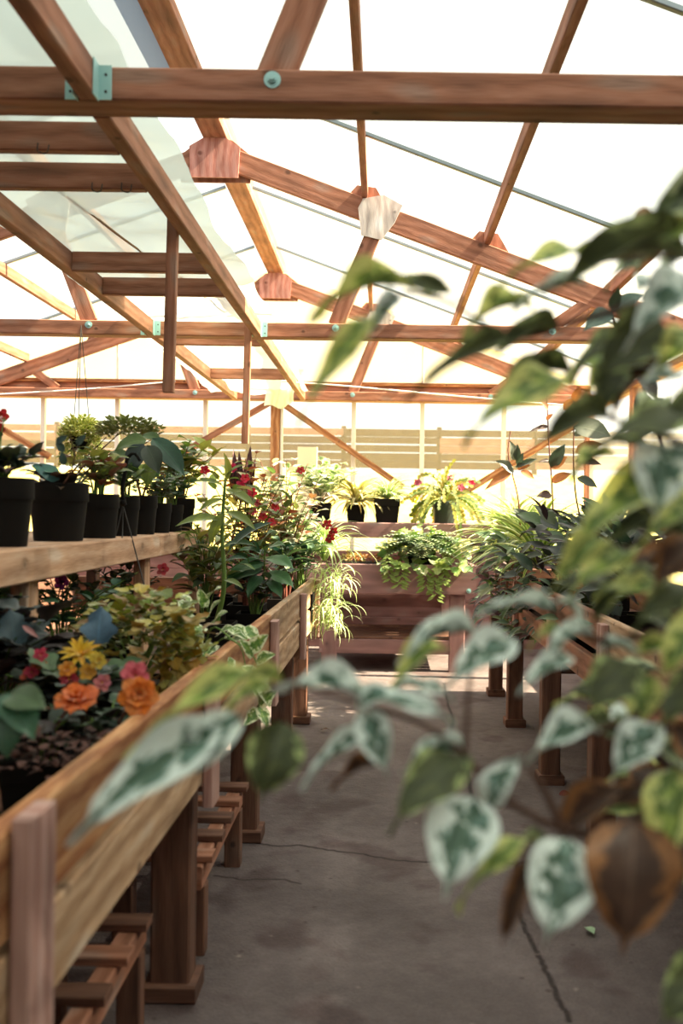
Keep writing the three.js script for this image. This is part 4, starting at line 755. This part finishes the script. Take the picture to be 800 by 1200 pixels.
// --- end bench and its step
{
  const BTR = BT - 0.15;
  let [g, o] = potted('boston_fern', 'lush green fern and ivy mound spilling over the front board of the mauve bench', 'plant', V(0.34, BTR, -8.6), 0.24, 0.27);
  { const r2 = rngOf(200);
    for (let i = 0; i < 80; i++) {
      const a = i * 2.399, el = R(0.0, 1.2, r2), L = R(0.28, 0.46, r2), d = dirOf(a, el), p0 = o.clone(), p1 = o.clone().addScaledVector(d, L * 0.55).add(V(0, 0.05, 0)), p2 = o.clone().addScaledVector(dirOf(a, el * 0.2), L).add(V(0, 0.1 - 0.16 * (1 - el * 0.6), 0));
      const c = new THREE.QuadraticBezierCurve3(p0, p1, p2), m = new Mass();
      for (let k = 2; k < 13; k++) { const t = k / 13, q = c.getPoint(t), tg = c.getTangent(t), sd = V(0, 0, 0).crossVectors(tg, UPV).normalize(); for (const s of [-1, 1]) m.add(G.pinna, q, sd.clone().multiplyScalar(s).addScaledVector(tg, 0.5), UPV, 0.1 * Math.sin(Math.PI * (0.15 + 0.8 * t))); }
      const fr = m.done('frond', leafMat(jitter([0x6a9440, 0x8aac48, 0x4c7c3c, 0xa4bc54][i % 4], 0.5, r2), { t: 0.5 }), g); delete fr.userData.kind;
    } 
    for (let i = 0; i < 210; i++) {
      const u = R(-1, 1, r2), v = r2(), p = at(494 + u * 48 + R(-6, 6, r2), 664 - v * 46 * Math.sqrt(1 - u * u * 0.8) , 8.42 + v * 0.22 + R(-0.06, 0.06, r2)), a = R(0.3, 2.8, r2);
      if (p.y < BT + 0.01 && p.z < -8.36) p.z = -8.35;
      leaf(g, i % 2 ? G.star : G.lobed, leafMat(jitter([0x8cb04c, 0xaac85c, 0x6c9a4c, 0xc4d878, 0xdce8ac][i % 5], 0.5, r2), { t: 0.5 }), p, dirOf(a, R(-0.9, 0.8, r2)), V(R(-0.4, 0.4, r2), 1, R(0, 0.8, r2)), R(0.07, 0.12, r2));
    }
    for (const [a, b] of [[455, 668], [498, 680], [470, 675], [520, 672], [510, 690]]) { const q = at(a, b, 8.34); const m = new Mass(); for (let k = 0; k < 18; k++) m.add(G.pinna, V(q.x + R(-0.02, 0.02, r2), q.y + 0.12 - k * 0.012, q.z + R(-0.01, 0.01, r2)), V(k % 2 ? 1 : -1, -0.5, 0.1), V(0, 0.4, 1), R(0.06, 0.09, r2)); const fr = m.done('frond', leafMat(0x9cb848, { t: 0.5 }), g); delete fr.userData.kind; } }
  const tr = thing('seedling_tray', 'low dark tray of small orange and red seedlings on the mauve bench', 'tray', V(-0.2, BTR, -8.6));
  board('tray', -0.34, 0.08, BTR, BTR + 0.16, -8.75, -8.45, M.pot, tr, 0.01);
  smallFoliage(tr, V(-0.13, BTR + 0.18, -8.6), { n: 160, rx: 0.2, ry: 0.05, rz: 0.13, len: 0.035, color: 0xc07a38, seed: 210 });
  smallFoliage(tr, V(-0.25, BTR + 0.18, -8.6), { n: 120, rx: 0.12, ry: 0.05, rz: 0.13, len: 0.035, color: 0xb8a850, seed: 211 });
  const S2 = 1.256;
  [g, o] = potted('spider_plant', 'white-striped spider plant in a black square pot on the mauve step shelf', 'plant', V(0.04, S2, -9.02), 0.24, 0.215, {});
  rosette(g, o.clone().add(V(0, 0.02, 0)), { n: 110, len: 0.26, geo: G.strap, colors: [0xffffff], prints: stripe, seed: 220, el: [0.0, 1.1], t: 0.45 });
  [g, o] = potted('spider_plant', 'yellowed strappy plant hanging over the step shelf edge beside the white-striped one', 'plant', V(-0.24, S2, -9.05), 0.18, 0.16);
  rosette(g, o.clone().add(V(0, 0.03, 0)), { n: 100, len: 0.34, geo: G.strap, colors: [0xc8b84a, 0xb0b048, 0xe0d88a], seed: 221, el: [-0.3, 1.0], t: 0.5 });
  [g, o] = potted('variegated_shrub', 'white-speckled shrubby plant in a dark pot at the start of the step shelf', 'plant', V(-0.56, S2, -8.98), 0.2, 0.17);
  bushy(g, o, { h: 0.4, spread: 0.36, stems: 24, per: 9, geo: G.ovate, len: 0.13, colors: [0xffffff], prints: creamEdge, seed: 222, t: 0.5 });
  rosette(g, o, { n: 46, len: 0.42, geo: G.strap, colors: [0xf0ead0, 0xd8d8a0], seed: 223, el: [0.2, 1.2], t: 0.5 });
  [g, o] = potted('christmas_cactus', 'yellow-green segmented cactus with pink blossoms in a round dark green pot', 'plant', V(0.56, S2, -9.02), 0.22, 0.2, { round: true, mat: M.potGreen });
  { const r2 = rngOf(300); for (let i = 0; i < 90; i++) { const a = i * 2.399, L = R(0.2, 0.42, r2), el = R(0.2, 1.5, r2); let p = o.clone(), d = dirOf(a, el); const m = new Mass(), n = Math.round(L / 0.045) + 2; for (let k = 0; k < n; k++) { m.add(G.spoon, p, d, V(0, 0.5, 1), 0.06, 0.09); p = p.clone().addScaledVector(d, 0.042); d = d.clone().add(V(R(-0.15, 0.15, r2), -R(0.08, 0.4, r2), R(-0.15, 0.15, r2))).normalize(); } const b = m.done('segmented_branch', leafMat(jitter([0xb8b43a, 0x96a83a, 0xd0c058, 0x7a9238][i % 4], 0.5, r2), { t: 0.5 }), g); delete b.userData.kind; }
    for (const [a, b, s] of [[602, 0, 0], [552, 567, 1], [527, 561, 2], [489, 566, 3], [540, 572, 4]]) if (b) flower(g, at(a, b, 8.9), { r0: 0.035, color: s === 1 ? 0xd81a50 : 0xd86a8c, seed: 301 + s, face: V(0.1, 0.3, 1) }); }
}
// --- right bench: strappy plants, figs and trailing foliage
{
  const RT = LOW + 0.057, OVER = 'strappy plants crowding the right bench';
  let g, o;
  const strappy = (label, x, d, n, len, colors, seed, geo, el, extra = {}) => { [g, o] = potted(extra.name ?? 'strap_leaf_plant', label, 'plant', V(x, RT, -d), 0.2, 0.24, {}, OVER); rosette(g, o.clone().add(V(0, 0.12, 0)), { n, len, colors, seed, geo, el, t: 0.45, ...extra }); return [g, o]; };
  strappy('lime-green spider plant with arching striped blades at the far end of the right bench', 1.0, 7.15, 130, 0.55, [0xffffff], 401, G.strap, [0.1, 1.3], { prints: stripeG });
  strappy('clump of dark glossy clivia straps below the tall rubber fig', 1.5, 6.5, 36, 0.6, [0x2c4a30, 0x3c5a34, 0x24403a], 402, G.strapWide, [0.3, 1.2], { coat: 0.8 });
  strappy('pale yellow-green spider plant hanging over the aisle edge of the right bench', 0.99, 6.3, 110, 0.5, [0xffffff, 0xf0f0c0], 403, G.strap, [0.0, 1.2], { prints: stripeG });
  strappy('dark dracaena with stiff radiating straps behind the fig leaves', 1.25, 5.5, 40, 0.55, [0x27452f, 0x35583a, 0x1f3a34], 404, G.strapWide, [0.1, 1.1], { coat: 0.8 });
  strappy('grassy pale plant with thin curling blades next to the mauve bench', 0.98, 7.6 - 0.25, 110, 0.55, [0xe0d870, 0xb8c858, 0xf0ecb0], 405, G.blade, [0.2, 1.35]);
  [g, o] = strappy('bromeliad with stiff red-based straps on the shaded part of the right bench', 1.15, 4.5, 26, 0.45, [0x2f4c34, 0x3f5a38, 0x4a3028], 406, G.strapWide, [0.2, 1.1]);
  flower(g, at(785, 612, 3.4), { r0: 0.04, color: 0xa81424, seed: 407, face: V(-0.3, 0.3, 1) }); 
  // trailing foliage over the far rail
  [g, o] = potted('trailing_begonia', 'dark trailing begonia with maroon-backed leaves draping over the right bench rail', 'plant', V(1.0, RT, -6.75), 0.2, 0.22);
  { const r2 = rngOf(410); for (let i = 0; i < 280; i++) { const d = R(5.6, 7.4, r2), p = V(RX - R(-0.1, 0.16, r2), R(0.6, 1.2, r2), -d); leaf(g, i % 2 ? G.lance : G.ovate, leafMat(jitter([0x35502c, 0x4a6a34, 0x5a2430, 0x6a8440, 0x2a3c28][i % 5], 0.6, r2), { t: 0.3 }), p, dirOf(R(2.2, 4.2, r2), R(-1.0, 0.5, r2)), V(-0.5, 0.8, 0.3), R(0.08, 0.15, r2)); }
    for (let i = 0; i < 10; i++) { const d = R(6.0, 7.1, r2); stem('stem', [o, V(RX - 0.02, 1.02, -d), V(RX - 0.06, R(0.65, 0.85, r2), -d + R(-0.1, 0.1, r2))], 0.004, 0.002, M.stemRed, g, 10, 5); } }
  [g, o] = potted('trailing_fern', 'shaded fern-like trailing plant over the right bench rail before the plank joint', 'plant', V(1.05, RT, -5.0), 0.2, 0.22);
  { const r2 = rngOf(420); for (let i = 0; i < 190; i++) { const d = R(3.9, 5.9, r2), p = V(RX + R(-0.06, 0.4, r2), R(0.86, 1.35, r2), -d); leaf(g, i % 2 ? G.lance : G.ovate, leafMat(jitter([0x263c28, 0x34502c, 0x46602c, 0x3a2420][i % 4], 0.6, r2), { t: 0.25 }), p, dirOf(R(2.0, 4.4, r2), R(-0.6, 0.9, r2)), V(-0.3, 0.9, 0.3), R(0.09, 0.17, r2)); } }
  // rubber figs: thin upright stems with sparse oval leaves
  const fig = (label, base, pts, leaves, d, cols) => { [g, o] = potted('rubber_fig', label, 'plant', V(base[0], RT, -base[1]), 0.2, 0.24); const s = pts.map(([a, b]) => at(a, b, d)); stem('stem', [o, ...s], 0.007, 0.0035, M.stemRed, g, 16, 6);
    for (const [a, b, c, e, k, w] of leaves) { const p = at(a, b, d), q = at(c, e, d - 0.04), n = p.distanceTo(q); leaf(g, G.ovate, leafMat(cols[k], { t: 0.45, coat: 0.8 }), p, q.sub(p), V(0.1, 0.5, 1), n, n * (w ?? 0.85)); } };
  const FC = [0x3c4c3c, 0xa8683a, 0x5f6a58, 0xc07a3e, 0x4a2f2a];
  fig('rubber fig with slate leaves on a leaning stem before the bright panes', [0.98, 6.95], [[607, 585], [600, 555], [595, 530], [598, 505]], [[604, 540, 597, 516, 2], [604, 540, 606, 520, 0], [606, 545, 613, 530, 0], [600, 550, 580, 540, 2], [602, 552, 588, 548, 2, 1.2], [604, 548, 630, 538, 0, 0.5], [606, 550, 622, 545, 1], [600, 552, 568, 574, 1, 0.5], [610, 552, 626, 562, 3]], 6.9, FC);
  fig('rubber fig with coppery backlit leaves and a tall straight red stem', [1.2, 6.8], [[648, 600], [646, 560], [643, 520], [640, 450]], [[645, 548, 665, 535, 3, 1.1], [645, 548, 662, 520, 0], [645, 540, 630, 542, 4, 0.5], [646, 580, 628, 582, 4, 1.0], [640, 492, 648, 485, 1], [642, 480, 632, 470, 1], [660, 480, 678, 468, 3, 1.1], [643, 500, 620, 506, 4, 0.4], [646, 565, 670, 555, 1]], 6.7, FC);
  fig('rubber fig with a thin wand-like stem closest to the side wall', [1.42, 6.2], [[678, 600], [672, 550], [672, 510], [672, 470]], [[672, 470, 680, 452, 3, 1.0], [672, 510, 692, 505, 2], [674, 540, 705, 545, 4, 0.6], [674, 530, 706, 520, 1], [672, 500, 716, 512, 2, 1.2], [676, 560, 700, 572, 0]], 6.1, FC);
  // a taller fig with glossy oval leaves, mid distance
  fig('slender fig with rounded dark leaves leaning into the top of the foliage', [1.25, 3.1], [[790, 560], [765, 490], [750, 440], [722, 395], [716, 365]], [[716, 365, 683, 388, 2], [716, 365, 755, 345, 2, 0.9], [722, 395, 690, 420, 0, 1.2], [735, 420, 700, 470, 4, 1.2], [745, 435, 770, 470, 4], [755, 450, 775, 445, 0], [760, 470, 790, 490, 0, 1.2], [716, 362, 725, 335, 0], [750, 380, 770, 350, 4, 1.2], [755, 460, 745, 500, 4], [728, 405, 758, 408, 4, 1.2], [765, 490, 735, 520, 0], [752, 350, 790, 340, 2], [745, 430, 715, 440, 0]], 2.6, [0x44543c, 0x6a7a44, 0x6f8c84, 0x8a6a3a, 0x3c3428]);
  for (const [d, x, s, l] of [[2.4, 1.25, 430, 'shaded bushy croton on the near planks of the right bench'], [3.4, 1.3, 431, 'shaded bushy croton with broad olive leaves halfway along the right bench'], [1.9, 1.45, 432, 'shaded bushy croton against the side wall behind the variegated fig']]) { [g, o] = potted('croton_bush', l, 'plant', V(x, RT, -d), 0.22, 0.24); bushy(g, o, { h: 0.6, spread: 0.32, stems: 12, per: 8, geo: G.big, len: 0.14, colors: [0x2c4428, 0x46562c, 0x5a4428, 0x34502f], seed: s, t: 0.3 }); }
}
// --- fallen leaves on the floor
{
  let p = onFloor(690, 1094), l = mesh('fallen_leaf', G.ovate.clone(), leafMat(0xb4d8a8, { t: 0.2, coat: 0.6 })); poseLeaf(l, p.clone().add(V(-0.005, 0.012, -0.02)), V(0.25, 0, 1), V(0.1, 1, 0.2), 0.055, 0.062); tag(l, 'pale green fallen leaf lying on the concrete', 'leaf');
  p = onFloor(662, 936); l = mesh('fallen_leaf', G.big.clone(), leafMat(0x7a2f22, { t: 0.1, coat: 0 })); poseLeaf(l, p.clone().add(V(-0.03, 0.02, 0)), V(1, 0.1, 0.2), V(0, 1, 0.6), 0.055, 0.06); tag(l, 'curled red-brown dead leaf on the floor near a bench foot', 'leaf');
  p = onFloor(375, 858); l = mesh('fallen_leaf', G.big.clone(), leafMat(0x5a3020, { t: 0.1, coat: 0 })); poseLeaf(l, p.clone().add(V(0, 0.012, 0)), V(1, 0.1, 0.2), UPV, 0.06); tag(l, 'brown dead leaf on the floor by the far legs of the bench', 'leaf');
}
// --- the variegated fig in front: branches and leaves placed one by one
{
  const base = V(0.98, LOW + 0.057, -1.15);
  const [g, o] = potted('variegated_fig', 'variegated fig with cream-edged pointed leaves reaching out over the aisle', 'plant', base, 0.26, 0.26);
  const P1 = [1, 2, 3, 4].map((s) => leafPrint(s + 20, [0.88, 0.93, 0.91], [0.25, 0.37, 0.29], { at: 0.5, rag: 0.85, second: [0.40, 0.53, 0.48], tip: 0.5 }));
  const P2 = [1, 2].map((s) => leafPrint(s + 30, [0.82, 0.84, 0.5], [0.38, 0.48, 0.2], { at: 0.55, rag: 0.8, second: [0.55, 0.64, 0.26] }));
  const P3 = [leafPrint(41, [0.60, 0.66, 0.42], [0.22, 0.25, 0.12], { at: 0.86, rag: 0.5, second: [0.28, 0.31, 0.15], tip: 0.1 }), leafPrint(44, [0.78, 0.83, 0.66], [0.22, 0.27, 0.16], { at: 0.7, rag: 0.8, second: [0.36, 0.42, 0.25], tip: 0.2 }), leafPrint(46, [0.52, 0.34, 0.18], [0.27, 0.17, 0.11], { at: 0.75, rag: 0.5, tip: 0.5 })];
  const mats = [...P1.map((p) => leafMat(0xffffff, { print: p, t: 0.18, coat: 0.6 })), ...P2.map((p) => leafMat(0xffffff, { print: p, t: 0.28, coat: 0.5 })), leafMat(0xffffff, { print: P3[0], t: 0.1, coat: 0.35 }), leafMat(0xffffff, { print: P3[2], t: 0.12, coat: 0.25 }), leafMat(0xffffff, { print: P3[1], t: 0.1, coat: 0.35 })];
  const geos = [0, 1, 2, 3].map((s) => leafGeo({ shape: 'tailed', w: 1, bend: [0.8, 1.3, 1.5, 1.0][s], fold: [0.12, 0.2, 0.06, 0.24][s], wave: [0.05, 0.08, 0.09, 0.06][s], na: 12, nc: 6, twist: [0, 0.4, -0.5, 0.2][s], seed: s + 3 }));
  // base px, tip px, width px, depth at base, depth at tip, which print, how far the face is turned to the viewer
  const L = [
    [262, 850, 78, 992, 62, 0.98, 0.93, 0, 0.75], [282, 838, 205, 925, 48, 1.0, 0.97, 1, 0.7], [330, 792, 150, 900, 32, 1.02, 0.96, 4, 0.35], [330, 845, 302, 945, 66, 1.0, 0.98, 6, 0.9], [318, 800, 258, 842, 26, 1.03, 1.0, 5, 0.4],
    [432, 826, 318, 812, 34, 1.0, 1.0, 2, 0.45], [418, 828, 532, 852, 36, 1.0, 0.97, 0, 0.4], [428, 832, 455, 912, 42, 1.0, 0.98, 3, 0.7], [436, 858, 352, 926, 26, 1.02, 1.0, 1, 0.45], [452, 898, 386, 928, 16, 1.04, 1.02, 7, 0.4], [462, 812, 532, 822, 34, 1.05, 1.02, 2, 0.35],
    [556, 742, 464, 778, 24, 1.05, 1.0, 0, 0.35], [602, 750, 520, 808, 52, 1.04, 1.0, 3, 0.55], [525, 762, 452, 820, 26, 1.08, 1.04, 5, 0.4],
    [545, 886, 456, 980, 62, 1.0, 0.95, 6, 0.75], [548, 884, 470, 905, 24, 1.02, 0.98, 1, 0.3], [556, 934, 520, 1056, 86, 0.98, 0.94, 0, 0.95], [572, 946, 612, 884, 42, 0.99, 1.0, 1, 0.7], [630, 984, 536, 1070, 30, 0.98, 0.95, 5, 0.4], [622, 1004, 586, 1116, 26, 0.97, 0.95, 7, 0.5],
    [668, 984, 636, 1114, 84, 0.97, 0.92, 1, 0.95], [742, 960, 728, 1124, 108, 0.97, 0.93, 7, 0.95], [790, 900, 776, 1022, 62, 1.0, 0.97, 4, 0.9], [658, 985, 752, 918, 46, 1.0, 1.02, 7, 0.6], [640, 978, 600, 1000, 20, 0.99, 0.98, 6, 0.4],
    [702, 858, 614, 896, 42, 1.0, 0.97, 0, 0.55], [770, 848, 716, 918, 52, 1.0, 0.98, 3, 0.7], [700, 856, 752, 880, 34, 1.02, 1.0, 6, 0.5], [652, 716, 558, 720, 24, 1.05, 1.02, 0, 0.35], [648, 706, 686, 732, 22, 1.06, 1.04, 1, 0.4], [664, 738, 618, 762, 20, 1.08, 1.05, 4, 0.4],
    [694, 742, 636, 774, 28, 1.05, 1.02, 2, 0.45], [670, 772, 606, 814, 32, 1.04, 1.0, 0, 0.55], [700, 762, 750, 766, 24, 1.05, 1.04, 3, 0.4], [742, 776, 688, 842, 62, 1.0, 0.98, 6, 0.85], [745, 770, 800, 760, 28, 1.04, 1.04, 4, 0.5], [760, 790, 740, 860, 44, 1.04, 1.02, 5, 0.7],
    [706, 632, 642, 698, 36, 1.06, 1.02, 5, 0.6], [738, 648, 664, 704, 40, 1.05, 1.0, 4, 0.6], [800, 630, 700, 640, 36, 1.1, 1.05, 6, 0.5], [780, 560, 664, 650, 60, 1.0, 0.95, 4, 0.7], [790, 520, 768, 620, 72, 0.98, 0.95, 0, 0.9], [815, 500, 688, 545, 56, 0.98, 0.94, 6, 0.6], [712, 486, 622, 526, 40, 1.0, 0.97, 6, 0.8],
    [452, 336, 546, 354, 32, 1.0, 1.0, 6, 0.6], [486, 340, 362, 380, 26, 1.0, 0.98, 4, 0.45], [442, 368, 348, 502, 30, 1.0, 0.97, 5, 0.6], [468, 348, 428, 402, 26, 1.02, 1.0, 2, 0.6], [600, 396, 474, 470, 28, 1.0, 0.97, 6, 0.7], [625, 362, 540, 400, 26, 1.03, 1.0, 5, 0.4], [700, 306, 574, 356, 32, 1.02, 0.99, 4, 0.45],
    [800, 300, 636, 346, 54, 1.0, 0.96, 6, 0.7], [690, 335, 600, 365, 26, 1.04, 1.0, 2, 0.4], [830, 222, 752, 262, 56, 1.0, 0.98, 6, 0.9], [830, 262, 762, 300, 44, 1.0, 0.98, 4, 0.6], [655, 386, 568, 426, 30, 1.03, 1.0, 6, 0.6], [770, 372, 690, 452, 66, 1.02, 1.0, 6, 0.95], [822, 338, 728, 416, 52, 0.98, 0.95, 2, 0.65],
    [668, 446, 542, 524, 52, 1.0, 0.96, 4, 0.7], [670, 440, 576, 462, 26, 1.04, 1.0, 6, 0.5], [722, 424, 706, 492, 44, 1.04, 1.02, 6, 0.9], [812, 392, 766, 446, 40, 1.02, 1.0, 4, 0.8], [800, 440, 745, 462, 34, 1.04, 1.02, 0, 0.5], [830, 470, 760, 520, 44, 1.0, 0.98, 6, 0.7], [830, 590, 748, 640, 46, 1.0, 0.97, 4, 0.5], [822, 640, 760, 700, 50, 1.0, 0.98, 7, 0.6],
    [815, 690, 740, 745, 44, 1.02, 1.0, 6, 0.6], [835, 730, 770, 800, 50, 1.0, 0.98, 5, 0.7], [830, 790, 770, 860, 48, 1.0, 0.98, 6, 0.7], [790, 848, 830, 900, 44, 1.0, 1.0, 7, 0.8], [760, 930, 700, 960, 36, 1.02, 1.0, 7, 0.5], [820, 960, 770, 1050, 60, 1.0, 0.96, 7, 0.8], [835, 1120, 768, 1210, 60, 0.95, 0.92, 6, 0.9], [800, 900, 750, 870, 40, 1.03, 1.02, 6, 0.6],
    [780, 690, 712, 712, 34, 1.08, 1.05, 4, 0.5], [735, 690, 690, 735, 32, 1.1, 1.08, 6, 0.6], [790, 740, 745, 720, 30, 1.1, 1.1, 6, 0.5], [760, 600, 700, 622, 30, 1.08, 1.05, 6, 0.5], [820, 560, 790, 640, 46, 1.05, 1.03, 6, 0.7],
  ];
  const away = V(0, 0.35, 1);
  L.forEach(([a, b, c, d, w, d0, d1, k, face], i) => {
    const s = at(a, b, d0), e = at(c, d, d1), n = s.distanceTo(e), dir = e.clone().sub(s), up = V(0, 1 - face, 0).addScaledVector(at(a, b, 1).sub(camera.position).normalize().negate(), face).add(V(0.15 * Math.sin(i * 7), 0.12, 0));
    leaf(g, geos[i % 4], mats[k === 6 && i % 4 === 1 ? 8 : k], s, dir, up, n, w * d0 / FPX);
  });
  // leaves further back in the crown, towards the trunk
  const r2 = rngOf(515);
  for (let i = 0; i < 84; i++) {
    const px = R(720, 980, r2), py = i % 3 ? R(520, 1000, r2) : R(240, 560, r2), d = R(1.08, 1.4, r2), s = at(px, py, d), n = R(0.07, 0.1, r2), a = R(2.0, 4.2, r2);
    leaf(g, geos[i % 4], mats[[6, 8, 4, 7, 0, 5, 8, 3][i % 8]], s, V(Math.cos(a), R(-0.9, 0.1, r2), Math.sin(a) * 0.5 + 0.2), V(R(-0.3, 0.3, r2), 1, R(0.1, 0.9, r2)), n, n * 0.48);
  }
  // branches
  const B = (pts, r0, r1) => stem('branch', pts, r0, r1, M.bark, g, 28, 7);
  const crown = at(870, 760, 1.12), crownTop = at(880, 400, 1.1);
  B([o, V(0.9, 1.0, -1.18), crown, at(868, 600, 1.1), crownTop], 0.016, 0.007);
  B([V(0.9, 0.98, -1.18), at(900, 985, 1.1), at(760, 985, 1.0), at(660, 972, 0.99), at(585, 932, 0.99), at(545, 885, 1.0), at(500, 850, 1.0), at(432, 828, 1.0)], 0.009, 0.0025);
  B([at(658, 970, 0.99), at(640, 930, 0.99), at(620, 900, 1.0)], 0.005, 0.003);
  B([at(432, 828, 1.0), at(380, 812, 1.01), at(330, 800, 1.02), at(285, 838, 1.0), at(255, 855, 0.98)], 0.0028, 0.0018);
  B([at(545, 885, 1.0), at(548, 820, 1.02), at(556, 742, 1.05)], 0.003, 0.0018);
  B([crown, at(800, 815, 1.04), at(700, 856, 1.01), at(660, 870, 1.0)], 0.007, 0.0025); B([crown, at(790, 740, 1.06), at(700, 750, 1.05), at(640, 716, 1.06), at(604, 748, 1.05)], 0.006, 0.002);
  B([at(868, 620, 1.1), at(790, 610, 1.06), at(735, 640, 1.06), at(690, 650, 1.06)], 0.006, 0.002); B([at(868, 560, 1.1), at(800, 520, 1.0), at(712, 486, 1.0), at(668, 448, 1.0)], 0.006, 0.002);
  B([crownTop, at(800, 352, 1.02), at(690, 372, 1.02), at(600, 394, 1.01), at(520, 352, 1.0), at(470, 344, 1.0), at(440, 366, 1.0)], 0.006, 0.0018); B([crownTop, at(840, 300, 1.0), at(790, 300, 1.0), at(700, 306, 1.02)], 0.005, 0.002); B([crownTop, at(850, 260, 1.0), at(826, 226, 1.0)], 0.004, 0.002);
  B([at(868, 880, 1.12), at(810, 900, 1.03), at(745, 958, 0.99)], 0.006, 0.003); B([at(856, 830, 1.1), at(842, 1000, 1.0), at(836, 1118, 0.96)], 0.005, 0.002);
}
renderer.render(scene, camera);
